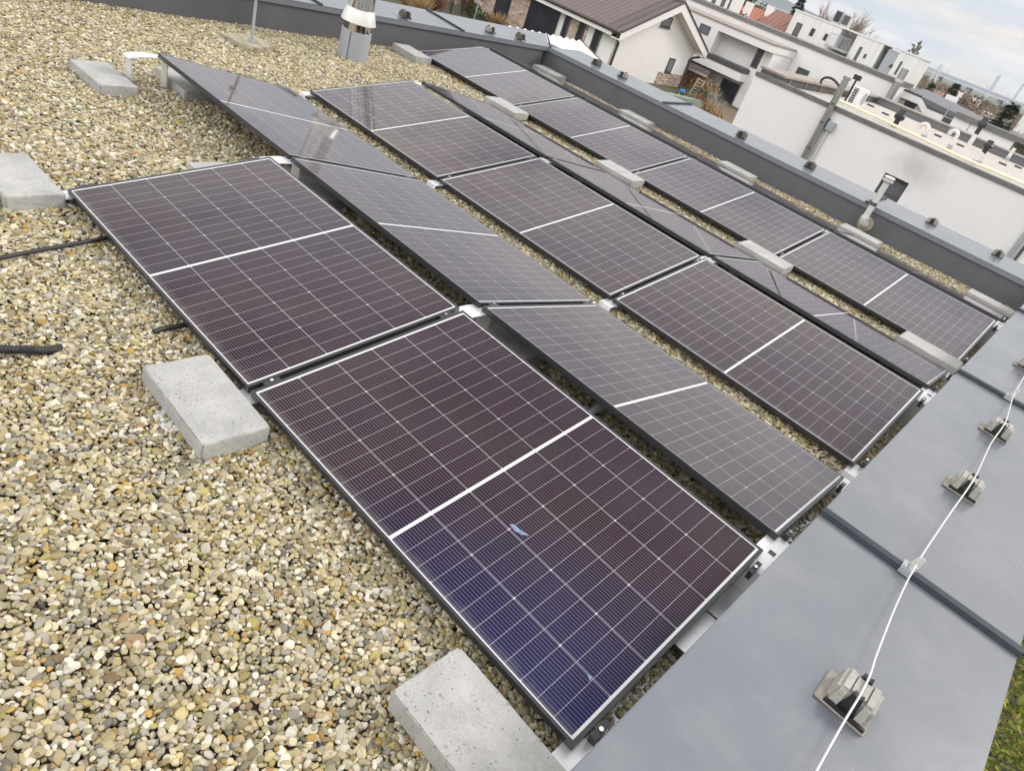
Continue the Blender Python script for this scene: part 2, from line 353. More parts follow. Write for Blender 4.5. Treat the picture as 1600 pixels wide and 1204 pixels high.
# ------------------------------------------------------------------ mesh builder
class MB:
    def __init__(s): s.v = []; s.f = []; s.smooth = False
    def box(s, x0, x1, y0, y1, z0, z1):
        k = len(s.v)
        s.v += [(x0, y0, z0), (x1, y0, z0), (x1, y1, z0), (x0, y1, z0), (x0, y0, z1), (x1, y0, z1), (x1, y1, z1), (x0, y1, z1)]
        s.f += [tuple(k + i for i in q) for q in ((3, 2, 1, 0), (4, 5, 6, 7), (0, 1, 5, 4), (1, 2, 6, 5), (2, 3, 7, 6), (3, 0, 4, 7))]
        return s
    def obox(s, c, ax, ay, az):                    # oriented box: centre and three half-axis vectors
        c, ax, ay, az = map(Vector, (c, ax, ay, az)); k = len(s.v)
        for sz in (-1, 1):
            for sx, sy in ((-1, -1), (1, -1), (1, 1), (-1, 1)):
                s.v.append(tuple(c + ax * sx + ay * sy + az * sz))
        s.f += [tuple(k + i for i in q) for q in ((3, 2, 1, 0), (4, 5, 6, 7), (0, 1, 5, 4), (1, 2, 6, 5), (2, 3, 7, 6), (3, 0, 4, 7))]
        return s
    def prism(s, poly, vec):                       # polygon (3D points) swept along vec
        k = len(s.v); n = len(poly); vec = Vector(vec)
        s.v += [tuple(p) for p in poly] + [tuple(Vector(p) + vec) for p in poly]
        s.f.append(tuple(k + i for i in reversed(range(n)))); s.f.append(tuple(k + n + i for i in range(n)))
        for i in range(n):
            j = (i + 1) % n; s.f.append((k + i, k + j, k + n + j, k + n + i))
        return s
    def tube(s, pts, r, n=8, cap=True):
        pts = [Vector(p) for p in pts]; rs = r if isinstance(r, (list, tuple)) else [r] * len(pts)
        k = len(s.v); ref = None
        for i, p in enumerate(pts):
            d = (pts[min(i + 1, len(pts) - 1)] - pts[max(i - 1, 0)]).normalized()
            if ref is None:
                ref = d.cross(Vector((0, 0, 1)) if abs(d.z) < 0.9 else Vector((1, 0, 0))).normalized()
            ref = (ref - d * ref.dot(d)).normalized(); o = d.cross(ref)
            for j in range(n):
                a = 2 * math.pi * j / n
                s.v.append(tuple(p + (ref * math.cos(a) + o * math.sin(a)) * rs[i]))
        for i in range(len(pts) - 1):
            for j in range(n):
                a = k + i * n + j; b = k + i * n + (j + 1) % n
                s.f.append((a, b, b + n, a + n))
        if cap:
            s.f.append(tuple(k + j for j in reversed(range(n)))); e = k + (len(pts) - 1) * n
            s.f.append(tuple(e + j for j in range(n)))
        return s
    def lathe(s, c, prof, n=24):                   # (radius, z) profile about a vertical axis
        return s.tube([(c[0], c[1], c[2] + z) for r, z in prof], [r for r, z in prof], n)
    def leaf(s, p, d, side, l, w):
        k = len(s.v); p = Vector(p); d = Vector(d); side = Vector(side)
        s.v += [tuple(p), tuple(p + d * l * 0.5 + side * w), tuple(p + d * l), tuple(p + d * l * 0.5 - side * w)]
        s.f.append((k, k + 1, k + 2, k + 3)); return s
    def build(s, name, mat, parent=None, bevel=0.0, smooth=False, seg=2):
        o0 = Vector((0, 0, 0)); root = parent
        while root is not None and root.parent is not None: root = root.parent
        if root is not None: o0 = root.location
        me = bpy.data.meshes.new(name)
        me.from_pydata([tuple(Vector(p) - o0) for p in s.v], [], s.f)
        bm = bmesh.new(); bm.from_mesh(me)
        if bevel:
            bmesh.ops.bevel(bm, geom=list(bm.edges), offset=bevel, segments=seg, affect='EDGES', clamp_overlap=True)
        bmesh.ops.recalc_face_normals(bm, faces=bm.faces) if not s.smooth else None
        bm.to_mesh(me); bm.free()
        me.materials.append(mat)
        if smooth:
            me.polygons.foreach_set('use_smooth', [True] * len(me.polygons))
            me.set_sharp_from_angle(angle=R(40))
        ob = bpy.data.objects.new(name, me); COL.objects.link(ob)
        if parent is not None: ob.parent = parent
        return ob

def tag(o, label=None, cat=None, group=None, kind=None):
    for k, v in (('label', label), ('category', cat), ('group', group), ('kind', kind)):
        if v: o[k] = v
    return o
def thing(name, loc, label, cat, group=None):
    o = bpy.data.objects.new(name, None); COL.objects.link(o); o.location = loc; o.empty_display_size = 0.1
    return tag(o, label, cat, group)
def children(o): return [c for c in bpy.data.objects if c.parent == o]
def copy_tree(o, parent=None):
    kids = list(o.children)
    c = o.copy(); COL.objects.link(c); c.parent = parent
    for k in kids: copy_tree(k, c)
    return c

# ------------------------------------------------------------------ array geometry
TILT = 0.1565
GU, GR, GV = 0.0245, 0.1482, 0.2790
cw, sw = PW * math.cos(TILT), PW * math.sin(TILT)
PER = 2 * cw + GR + GV
OFF = [(0, 0, 0), (-0.0125, -0.061, -0.005), (-0.0059, 0.0305, 0.0033)]
GZ = -0.078                                        # gravel level
def lowY(pair): return pair * PER + OFF[pair][1]
def seamX(j): return 0.014 if j == 0 else -j * (PL + GU) + GU / 2

# ------------------------------------------------------------------ solar panels
def make_panel():
    t = thing('solar_panel', (0, 0, 0), 'x', 'solar panel', 'solar panels of the roof array')
    f = MB(); hl = PL / 2; w = 0.011
    f.box(-hl, hl, 0, w, -PT, 0).box(-hl, hl, PW - w, PW, -PT, 0)
    ws = 0.0145
    f.box(-hl, -hl + ws, w, PW - w, -PT, 0).box(hl - ws, hl, w, PW - w, -PT, 0)
    f.build('frame', M['frame'], t)
    g = MB(); g.box(-hl + ws, hl - ws, w, PW - w, -0.0075, -0.0022)
    g.build('cell_glass', M['cells'], t)
    bx = MB(); bx.box(-0.05, 0.05, PW * 0.5 - 0.03, PW * 0.5 + 0.03, -0.026, -0.0085)
    bx.build('junction_box', M['black_plastic'], t)
    return t
proto = make_panel(); used = False
ROWS = [('front row', 2, 0), ('second row, sloping away', 3, 0), ('third row', 3, 1), ('fourth row, seen edge-on', 3, 1),
        ('fifth row', 4, 2), ('last row by the far parapet', 4, 2)]
ORD = ['nearest the grey ledge', 'second from the ledge', 'third from the ledge', 'farthest from the ledge']
PANELS = []
for ri, (rn, n, pair) in enumerate(ROWS):
    for k in range(n):
        p = copy_tree(proto) if used else proto
        used = True
        ox, oy, oz = OFF[pair]
        xc = -k * (PL + GU) - PL / 2 + ox
        if ri % 2 == 0:
            p.location = (xc, lowY(pair), oz); p.rotation_euler = (TILT, 0, 0)
        else:
            p.location = (xc, lowY(pair) + 2 * cw + GR, oz); p.rotation_euler = (TILT, 0, math.pi)
        which = ORD[k] if k < n - 1 else ORD[3]
        p['label'] = 'solar panel in %s, %s' % (rn, which)
        PANELS.append(p)
# pale blue streaks laid flat on the first panel
p0 = PANELS[0]
def on_panel(px, py):
    n = Vector((0, -math.sin(TILT), math.cos(TILT))); v = ray(px, py); q = Vector(p0.location)
    return CAM + v * ((q - CAM).dot(n) / v.dot(n))
inv = Matrix.Rotation(-TILT, 4, 'X')
for q in ([(796, 818), (803, 818), (812, 826), (827, 836), (815, 834), (804, 828)], [(918, 1052), (926, 1056), (922, 1063)]):
    sm = MB(); pts = [inv @ (on_panel(*c) - Vector(p0.location)) for c in q]
    sm.prism([(a.x, a.y, -0.0020) for a in pts], (0, 0, 0.0009))
    me_ = bpy.data.meshes.new('pale_streak'); me_.from_pydata(sm.v, [], sm.f); me_.materials.append(M['blue_streak'])
    so = bpy.data.objects.new('pale_streak', me_); COL.objects.link(so); so.parent = p0

# ------------------------------------------------------------------ mounting rails
def rail(j, label, y0, y1, pairs, first_bridge_only=()):
    x = seamX(j)
    t = thing('mounting_rail', (x, y0, GZ), label, 'mounting rail', 'aluminium mounting rails under the panels')
    hw = 0.048
    b = MB(); b.box(x - hw, x + hw, y0, y1, GZ - 0.020, GZ - 0.008)
    b.box(x - hw, x - hw + 0.004, y0, y1, GZ - 0.0075, GZ + 0.001).box(x + hw - 0.004, x + hw, y0, y1, GZ - 0.0075, GZ + 0.001)
    b.build('base_profile', M['alu'], t)
    lows = []
    for p in pairs:
        yl = lowY(p); oz = OFF[p][2]
        if not (p in first_bridge_only): lows.append(yl)
        lows.append(yl + 2 * cw + GR)
    for yl in sorted(lows):                        # low feet, a folded hat section each
        f = MB()
        zb_ = GZ - 0.007
        f.prism([(x - hw, yl - 0.085, zb_), (x - hw, yl - 0.075, -0.036), (x - hw, yl + 0.075, -0.036), (x - hw, yl + 0.085, zb_), (x - hw, yl + 0.081, zb_), (x - hw, yl + 0.071, -0.040), (x - hw, yl - 0.071, -0.040), (x - hw, yl - 0.081, zb_)], (2 * hw, 0, 0))
        f.build('low_foot', M['alu_plate'], t)
    for p in pairs:
        yh = lowY(p) + cw; zt = sw - PT * math.cos(TILT) - 0.001 + OFF[p][2]
        xa, xb = x - 0.052, x + (0.052 if j else 0.044)
        # arched bridge plate across the ridge
        prof = []
        n = 12
        for i in range(n + 1):
            u = i / n; y = yh - 0.075 + u * (GR + 0.15)
            z = zt - 0.008 + 0.013 * math.sin(math.pi * u) - (0.010 if abs(u - 0.5) > 0.44 else 0)
            prof.append((y, z))
        poly = [(xa, y, z) for y, z in prof] + [(xa, y, z - 0.004) for y, z in reversed(prof)]
        bm = MB().prism(poly, (xb - xa, 0, 0)).build('ridge_bridge', M['alu_plate'], t)
        for yy in (yh - 0.055, yh + GR + 0.055):
            MB().box(xa + 0.008, xb - 0.008, yy - 0.003, yy + 0.003, GZ - 0.007, zt - 0.023).build('support_post', M['alu_plate'], t)
        if j == 0:
            MB().box(x - 0.002, x + 0.026, yh + 0.045, yh + 0.071, zt + 0.0045, zt + 0.0065).build('slot', M['dark_trim'], t)
        if p in first_bridge_only: sides = (1,)
        else: sides = (0, 1)
        for sd in sides:
            for dist in (0.10, PW - 0.10):
                if sd == 0:
                    c = Vector((x, lowY(p) + dist * math.cos(TILT), dist * math.sin(TILT) + OFF[p][2])); ay = Vector((0, math.cos(TILT), math.sin(TILT))); az = Vector((0, -math.sin(TILT), math.cos(TILT)))
                else:
                    c = Vector((x, lowY(p) + 2 * cw + GR - dist * math.cos(TILT), dist * math.sin(TILT) + OFF[p][2])); ay = Vector((0, -math.cos(TILT), math.sin(TILT))); az = Vector((0, math.sin(TILT), math.cos(TILT)))
                nd = 1 if (j == 0) else 0
                has_far = True
                cx = 0.002 if j == 0 else 0.0
                k = MB()
                k.obox(c + Vector((cx + 0.004 * nd, 0, 0)) - az * 0.006, (0.0105, 0, 0), ay * 0.036, az * 0.0045)
                k.obox(c + Vector((cx + 0.004 * nd, 0, 0)) - az * 0.030, (0.0095, 0, 0), ay * 0.030, az * 0.018)
                ck = k.build('clamp', M['clamp'], t)
                bo = MB(); q = c + Vector((cx + 0.004 * nd, 0, 0)) - az * 0.001
                bo.tube([q, q + az * 0.006], 0.0075, 10).build('bolt', M['steel'], ck)
    return t
yend = lowY(2) + 2 * cw + GR + 0.20
RAIL_R = [rail(0, 'aluminium mounting rail along the ledge, joining the near ends of all six rows', -0.20, yend, (0, 1, 2)),
          rail(1, 'aluminium mounting rail at the first panel joint in from the ledge', -0.24, yend, (0, 1, 2)),
          rail(2, 'aluminium mounting rail at the second panel joint in from the ledge', -0.20, yend, (0, 1, 2)),
          rail(3, 'aluminium mounting rail with one empty bridge bracket sticking out at the far end', 1.235, yend, (0, 1, 2), (0,)),
          rail(4, 'short aluminium mounting rail at the far corner under the last two rows', lowY(2) - 0.2, yend, (2,))]
# ballast tray visible under the near end of the first panel
MB().box(-0.05, 0.050, 0.60, 0.84, -0.012, -0.008).box(-0.05, 0.050, 0.845, 1.06, -0.006, -0.002).box(-0.05, -0.046, 0.60, 1.06, GZ + 0.002, -0.013).box(0.046, 0.050, 0.60, 1.06, GZ + 0.002, -0.013).build('ballast_tray', M['alu'], RAIL_R[0])
# flange under the ballast block at the first joint
MB().box(seamX(1) - 0.075, seamX(1) - 0.0485, -0.345, -0.20, GZ + 0.004, GZ + 0.010).box(seamX(1) - 0.048, seamX(1) + 0.048, -0.345, -0.241, GZ + 0.004, GZ + 0.010).build('end_flange', M['alu_plate'], RAIL_R[1])

# ------------------------------------------------------------------ concrete ballast blocks
def block_mesh(seed):
    rnd = random.Random(seed)
    b = MB(); b.box(-0.25, 0.25, -0.132, 0.132, 0, 0.08)
    me = bpy.data.meshes.new('ballast_block'); me.from_pydata(b.v, [], b.f)
    bm = bmesh.new(); bm.from_mesh(me)
    vert = [e for e in bm.edges if abs(e.verts[0].co.z - e.verts[1].co.z) > 0.05]
    bmesh.ops.bevel(bm, geom=vert, offset=0.008, segments=2, affect='EDGES')
    bmesh.ops.bevel(bm, geom=[e for e in bm.edges if abs(e.verts[0].co.z - e.verts[1].co.z) < 0.01 and len(e.link_faces) == 2 and e.calc_face_angle() > 0.5], offset=0.004, segments=2, affect='EDGES')
    bmesh.ops.subdivide_edges(bm, edges=[e for e in bm.edges if e.calc_length() > 0.05], cuts=6, use_grid_fill=True)
    for v in bm.verts:
        v.co += Vector((rnd.uniform(-1, 1), rnd.uniform(-1, 1), rnd.uniform(-1, 1))) * 0.0015
    bmesh.ops.recalc_face_normals(bm, faces=bm.faces)
    bm.to_mesh(me); bm.free(); me.materials.append(M['block'])
    me.polygons.foreach_set('use_smooth', [True] * len(me.polygons)); me.set_sharp_from_angle(angle=R(30))
    return me
BM = [block_mesh(i) for i in range(4)]
def ballast(x0, y0, top, label, rot=0.0, k=0):
    o = bpy.data.objects.new('ballast_block', BM[k % 4]); COL.objects.link(o)
    o.location = (x0 + 0.25, y0 + 0.132, top - 0.08); o.rotation_euler = (0, 0, R(rot))
    return tag(o, 'grey concrete ballast block ' + label, 'concrete block', 'concrete ballast blocks')
yv = lowY(2) - 0.285; yf = lowY(2) + 2 * cw + GR + 0.19
yd = lowY(1) + cw + GR + 0.02
for i, a in enumerate([
    (-2.045, -0.298, 0.0, 'on the open gravel at the middle of the front row', -1.5),
    (-0.435, -0.328, 0.0, 'at the bottom edge, beside the lowest corner of the front panel', -1.0),
    (-3.985, -0.295, 0.0, 'on a mossy slab at the left frame edge', 0.8),
    (-2.03, 0.80, -0.002, 'mostly hidden under the front row at its middle joint', 0),
    (-3.87, 0.775, -0.002, 'of which only the top shows behind the front row', 0),
    (-5.62, 0.775, -0.012, 'lying free on the gravel at the upper left', 1.2),
    (-1.98, 1.315, -0.002, 'in the shade under the ridge of the second row', 0),
    (-3.80, 1.33, -0.002, 'under the second row at the joint behind the front row corner', 0),
    (-5.60, 1.365, -0.002, 'under the raised far end of the second row', 0),
    (-5.60, yd, -0.002, 'showing pale under the far end of the fourth row', 0),
    (-0.475, yv, 0.012, 'in the strip before the fifth row, against the ledge', 0),
    (-2.085, yv, 0.012, 'in the strip before the fifth row, second from the ledge', 0),
    (-3.865, yv, 0.012, 'in the strip before the fifth row, third from the ledge', 0),
    (-5.585, yv, 0.012, 'in the strip before the fifth row, past the fourth row', 0),
    (-7.34, yv + 0.02, 0.005, 'at the far left end of the fifth row', -2.5),
    (-0.47, yf, 0.0, 'at the foot of the far parapet, in its right corner', 0),
    (-2.06, yf - 0.02, 0.0, 'at the far parapet foot, under the elbowed pipe', 0),
    (-3.86, yf - 0.01, 0.0, 'under the far parapet, next but one left of the elbowed pipe', 0),
    (-5.60, yf - 0.02, 0.0, 'at the far parapet foot, second from its left corner', 0),
    (-7.36, yf - 0.02, 0.0, 'at the far parapet foot in its left corner', 0)]):
    ballast(a[0], a[1], a[2], a[3], a[4], i)
ballast(-4.03, -0.578, -0.004, 'cut off by the left frame edge, touching another block', 0.8, 1)
sl = MB().box(-4.10, -3.50, -0.66, -0.09, -0.125, -0.0855).build('stone_slab', M['block_old'], bevel=0.006)
tag(sl, 'mossy brown concrete slab under the ballast blocks at the left edge', 'slab')

# ------------------------------------------------------------------ cables
def hose(px, z=GZ + 0.020, dz=None):
    return [atz(x, y, z if dz is None else z + dz[i]) for i, (x, y) in enumerate(px)]
def smoothpath(pts, n=8):
    out = []
    P = [pts[0]] + pts + [pts[-1]]
    for i in range(1, len(P) - 2):
        for k in range(n):
            u = k / n; a, b, c, d = P[i - 1], P[i], P[i + 1], P[i + 2]
            out.append(0.5 * ((2 * b) + (c - a) * u + (2 * a - 5 * b + 4 * c - d) * u * u + (3 * b - 3 * c + d - a) * u ** 3))
    out.append(pts[-1]); return out
pts = smoothpath(hose([(-60, 414), (0, 403), (50, 393), (100, 384), (165, 372), (215, 362), (300, 345)]))
tag(MB().tube(pts, 0.0105, 10).build('cable', M['rubber'], smooth=True), 'smooth black cable crossing the gravel into the front row', 'cable', 'black cables on the gravel')
pts = smoothpath(hose([(240, 518), (262, 512), (290, 507), (325, 500), (400, 480)], GZ + 0.016))
tag(MB().tube(pts, 0.012, 10).build('cable', M['rubber'], smooth=True), 'short black cable end half buried beside the front row', 'cable', 'black cables on the gravel')
def corrugated(pts, r):
    pp = smoothpath(pts, 30); L = 0; rs = []; last = pp[0]
    res = [pp[0]]
    tot = sum((pp[i + 1] - pp[i]).length for i in range(len(pp) - 1))
    n = int(tot / 0.0028); out = []; acc = 0; k = 0
    for i in range(n + 1):
        s = tot * i / n
        while k < len(pp) - 2 and acc + (pp[k + 1] - pp[k]).length < s:
            acc += (pp[k + 1] - pp[k]).length; k += 1
        seg = (pp[k + 1] - pp[k]); f = (s - acc) / max(seg.length, 1e-6)
        out.append(pp[k] + seg * min(f, 1))
    return out, [r * (1.0 + (0.10 if (i // 2) % 2 else -0.06)) for i in range(len(out))]
pts, rs = corrugated(hose([(-70, 538), (0, 545), (40, 546), (75, 547), (100, 543)], GZ + 0.026, [0, 0, -0.002, -0.012, -0.045]), 0.0165)
tag(MB().tube(pts, rs, 10).build('corrugated_conduit', M['rubber'], smooth=True), 'ribbed black conduit dipping into the gravel at the left edge', 'conduit', 'ribbed conduits')
pts, rs = corrugated([Vector((-1.02, 0.85, GZ + 0.02)), Vector((-1.02, 1.2, GZ + 0.045)), Vector((-1.05, 1.55, GZ + 0.05)), Vector((-1.1, 1.9, GZ + 0.02))], 0.0165)
tag(MB().tube(pts, rs, 10).build('corrugated_conduit', M['galv'], smooth=True), 'ribbed grey conduit crossing the dark gap between the first two rows', 'conduit', 'ribbed conduits')

# ------------------------------------------------------------------ parapets of our roof
PZ = 0.262
NX0, NX1 = 0.060, 0.855                            # near ledge
FY0, FY1 = 8.25, 8.58                              # far parapet, inner edge at x=-7.42 and x=0
LX = -7.42
def fy(x): return FY0 + (FY1 - FY0) * (x - LX) / (0 - LX)
def capmesh(mb, poly_in, poly_out, zin, zout, th=0.035):
    pass
# near ledge
np_ = thing('parapet_ledge', (0.45, 1.5, GZ), 'broad grey metal-capped roof ledge running along the right side', 'parapet')
MB().box(NX0 + 0.03, NX1 - 0.03, -6.0, 9.4, -4.0, PZ - 0.045).build('wall', M['render_white'], np_)
c = MB()
ys = [-6.0, -1.26, 1.475, 4.165, 6.93, 9.45]
for a, b in zip(ys[:-1], ys[1:]):
    c.prism([(NX0, a + 0.003, PZ - 0.04), (NX0, a + 0.003, PZ), (NX1, a + 0.003, PZ + 0.012), (NX1, a + 0.003, PZ - 0.05)], (0, b - a - 0.006, 0))
c.build('coping', M['cap'], np_, bevel=0.003)
for y in ys[1:-1]:
    MB().prism([(NX0 - 0.002, y - 0.026, PZ + 0.0005), (NX0 - 0.002, y - 0.019, PZ + 0.021), (NX0 - 0.002, y + 0.016, PZ + 0.025), (NX0 - 0.002, y + 0.022, PZ + 0.0005)], (NX1 - NX0 + 0.006, 0, 0.012)).build('seam_strip', M['strip'], np_, bevel=0.002)
# far parapet (slightly skewed to the panel rows)
fp = thing('parapet_wall', (-3.5, 8.8, GZ), 'dark far parapet wall with pale sloping metal coping behind the last row', 'parapet')
xe = 0.035
FWD = 0.80
def fslab(x0, x1, o0, o1, z0, z1, z0o=None, z1o=None):
    z0o = z0 if z0o is None else z0o; z1o = z1 if z1o is None else z1o
    return [(x0, fy(x0) + o0, z0), (x0, fy(x0) + o0, z1), (x0, fy(x0) + o1, z1o), (x0, fy(x0) + o1, z0o)]
def fsweep(mb, x0, x1, *a):
    p0 = fslab(x0, x1, *a); v = Vector((x1 - x0, fy(x1) - fy(x0), 0)); return mb.prism(p0, v)
fsweep(MB(), -8.2, xe, 0.022, FWD - 0.02, -4.0, PZ - 0.062).build('wall', M['membrane'], fp)
c = MB()
xs = [-7.43, -5.2, -2.05, 0.05]
for a, b in zip(xs[:-1], xs[1:]):
    fsweep(c, a + 0.003, b - 0.003, 0.0, FWD, PZ - 0.004, PZ, PZ + 0.02, PZ + 0.028)
c.build('coping', M['cap'], fp, bevel=0.001)
fsweep(MB(), -7.43, xe, -0.003, 0.019, PZ - 0.06, PZ - 0.0055).build('coping_edge', M['fascia'], fp)
for x in xs[1:-1]:
    fsweep(MB(), x - 0.022, x + 0.022, -0.005, FWD + 0.005, PZ + 0.0005, PZ + 0.018, PZ + 0.0285, PZ + 0.046).build('seam_strip', M['strip'], fp)
# left parapet
lp = thing('parapet_wall', (-7.8, 3.5, GZ), 'streaked dark parapet wall at the upper left behind the steel chimney', 'parapet')
MB().box(-8.2, LX - 0.022, -6.0, 8.18, -4.0, PZ - 0.062).build('wall', M['membrane'], lp)
c = MB()
ysl = [-6.0, -0.2, 2.0, 4.05, 6.35, 8.22]
for a, b in zip(ysl[:-1], ysl[1:]):
    c.prism([(LX, a + 0.003, PZ - 0.004), (LX, a + 0.003, PZ), (LX - 0.80, a + 0.003, PZ + 0.028), (LX - 0.80, a + 0.003, PZ + 0.02)], (0, b - a - 0.006, 0))
c.prism([(LX, 8.226, PZ), (LX, 8.25, PZ), (LX - 0.80, 9.05, PZ + 0.028), (LX - 0.80, 8.226, PZ + 0.028)], (0, 0, -0.006))
c.build('coping', M['cap'], lp)
MB().box(LX - 0.019, LX + 0.003, -6.0, 8.22, PZ - 0.06, PZ - 0.0055).build('coping_edge', M['fascia'], lp)
for y in (2.0, 4.05, 6.35):
    MB().prism([(LX + 0.004, y - 0.02, PZ + 0.0005), (LX + 0.004, y - 0.02, PZ + 0.018), (LX - 0.805, y - 0.02, PZ + 0.046), (LX - 0.805, y - 0.02, PZ + 0.0285)], (0, 0.04, 0)).build('seam_strip', M['strip'], lp)
MB().prism([(LX + 0.01, 8.255, PZ + 0.001), (LX + 0.01, 8.255, PZ + 0.016), (LX - 0.80, 9.065, PZ + 0.044), (LX - 0.80, 9.065, PZ + 0.029)], (0.03, 0.0, 0)).build('corner_strip', M['strip'], lp)

# ------------------------------------------------------------------ lightning conductor on the near ledge
def holder(x, y, z, label, grp, mats, s=1.0, rot=0.0, padded=True):
    t = thing('conductor_holder', (x, y, z), label, 'conductor holder', grp)
    if padded:
        MB().box(x - 0.088, x + 0.072, y - 0.078, y + 0.070, z + 0.0008, z + 0.008).build('pad', M['pad'], t, bevel=0.0035)
    z0 = z + (0.0085 if padded else 0.001)
    b = MB(); w, d, h = 0.058, 0.056, 0.072
    for sx in (-1, 1):                               # two cheeks of a slotted concrete body
        xa, xb = (-w, -0.016) if sx < 0 else (0.016, w)
        k = 5
        lo = [(x + xa * 1.0 - (0.008 if sx < 0 else 0), y - d - 0.007, z0), (x + xb + (0.008 if sx > 0 else 0), y - d - 0.007, z0), (x + xb + (0.008 if sx > 0 else 0), y + d + 0.007, z0), (x + xa - (0.008 if sx < 0 else 0), y + d + 0.007, z0)]
        hi = [(x + xa, y - d, z0 + h), (x + xb, y - d, z0 + h), (x + xb, y + d, z0 + h), (x + xa, y + d, z0 + h)]
        kk = len(b.v); b.v += lo + hi
        b.f += [tuple(kk + i for i in q) for q in ((3, 2, 1, 0), (4, 5, 6, 7), (0, 1, 5, 4), (1, 2, 6, 5), (2, 3, 7, 6), (3, 0, 4, 7))]
    b.build('concrete_body', mats, t, bevel=0.011)
    MB().box(x - 0.0225, x + 0.0225, y - d + 0.020, y + d - 0.020, z0, z0 + h - 0.0015).build('web', mats, t)
    c = MB()
    for sy in (-1, 1):
        ya = y + sy * (d - 0.008)
        c.prism([(x - 0.026, ya - 0.010, z0 + 0.001), (x + 0.026, ya - 0.010, z0 + 0.001), (x + 0.014, ya - 0.010, z0 + h + 0.010), (x + 0.006, ya - 0.010, z0 + h + 0.004), (x - 0.006, ya - 0.010, z0 + h + 0.004), (x - 0.014, ya - 0.010, z0 + h + 0.010)], (0, 0.020, 0))
    c.box(x - 0.062, x + 0.066, y - d - 0.018, y - d - 0.008, z0 + 0.0005, z0 + 0.012)
    c.build('plastic_clip', M['black_plastic'], t)
    t.rotation_euler = (0, 0, R(rot))
    return t
zl = PZ + 0.0065
HN = [(0.478, 0.625, 'pale concrete conductor holder nearest the camera on the ledge'), (0.447, 2.455, 'pale concrete conductor holder on the ledge between the two seams, lower one'),
      (0.437, 3.44, 'pale concrete conductor holder on the ledge between the two seams, upper one'), (0.385, 5.10, 'concrete conductor holder cut by the right frame edge')]
for x, y, l in HN: holder(x, y, zl, l, 'conductor holders on the near ledge', M['holder'])
zw = zl + 0.086
wp = [Vector((0.50, -1.3, zw)), Vector((0.478, 0.22, zw - 0.004)), Vector((0.478, 0.625, zw)), Vector((0.462, 0.80, zw + 0.003)), Vector((0.440, 1.15, zw - 0.012)), Vector((0.432, 1.475, zw - 0.022)), Vector((0.437, 1.95, zw - 0.010)),
      Vector((0.447, 2.455, zw)), Vector((0.432, 3.0, zw - 0.006)), Vector((0.437, 3.44, zw)), Vector((0.41, 3.9, zw - 0.012)), Vector((0.40, 4.165, zw - 0.018)), Vector((0.392, 4.7, zw - 0.006)), Vector((0.385, 5.1, zw)), Vector((0.37, 7.0, zw))]
tag(MB().tube(smoothpath(wp, 8), 0.0034, 10).build('conductor_wire', M['wire'], smooth=True), 'pale aluminium lightning wire running along the grey ledge', 'wire')
for y, x, l in ((1.475, 0.432, 'galvanised clamp fixing the wire to the lower ledge seam'), (4.165, 0.402, 'galvanised clamp fixing the wire to the upper ledge seam')):
    t = thing('wire_clamp', (x, y, zl + 0.02), l, 'clamp', 'wire clamps on the ledge seams')
    z = zl + 0.024
    MB().box(x - 0.036, x + 0.012, y - 0.030, y + 0.030, z, z + 0.006).box(x - 0.036, x + 0.012, y - 0.036, y - 0.0305, z - 0.020, z + 0.005).box(x - 0.036, x + 0.012, y + 0.0305, y + 0.036, z - 0.020, z + 0.005).build('bracket', M['galv'], t, bevel=0.001)
    MB().prism([(x - 0.02, y + 0.005, z + 0.007), (x + 0.018, y + 0.005, z + 0.007), (x + 0.018, y + 0.005, z + 0.060), (x + 0.008, y + 0.005, z + 0.068), (x - 0.012, y + 0.005, z + 0.052)], (0, 0.006, 0)).box(x - 0.014, x + 0.014, y - 0.018, y + 0.0045, z + 0.0065, z + 0.028).build('saddle', M['storm'], t)
    for dx, dy in ((-0.024, -0.016), (0.0, -0.022)):
        MB().tube([(x + dx, y + dy, z + 0.0062), (x + dx, y + dy, z + 0.014)], 0.007, 8).build('screw', M['wire'], t)
for i, (px, py) in enumerate(((1468, 1113), (1464, 1138))):
    q = atz(px, py, zl + 0.001); b = MB(); n = 9
    ang = 0.9
    poly = []
    for k in range(n):
        a = 2 * math.pi * k / n; rr = 0.011 * (1 + 0.35 * math.sin(3 * a + i)); u = rr * math.cos(a) * 1.2; w = rr * math.sin(a) * 0.55
        poly.append((q.x + u * math.cos(ang) - w * math.sin(ang), q.y + u * math.sin(ang) + w * math.cos(ang), zl + 0.0006))
    b.prism(poly, (0, 0, 0.0012))
    tag(b.build('bird_dropping', M['drop']), ('white bird dropping on the grey ledge, the rounder upper one', 'white bird dropping on the grey ledge, the ragged lower one')[i], 'bird dropping')
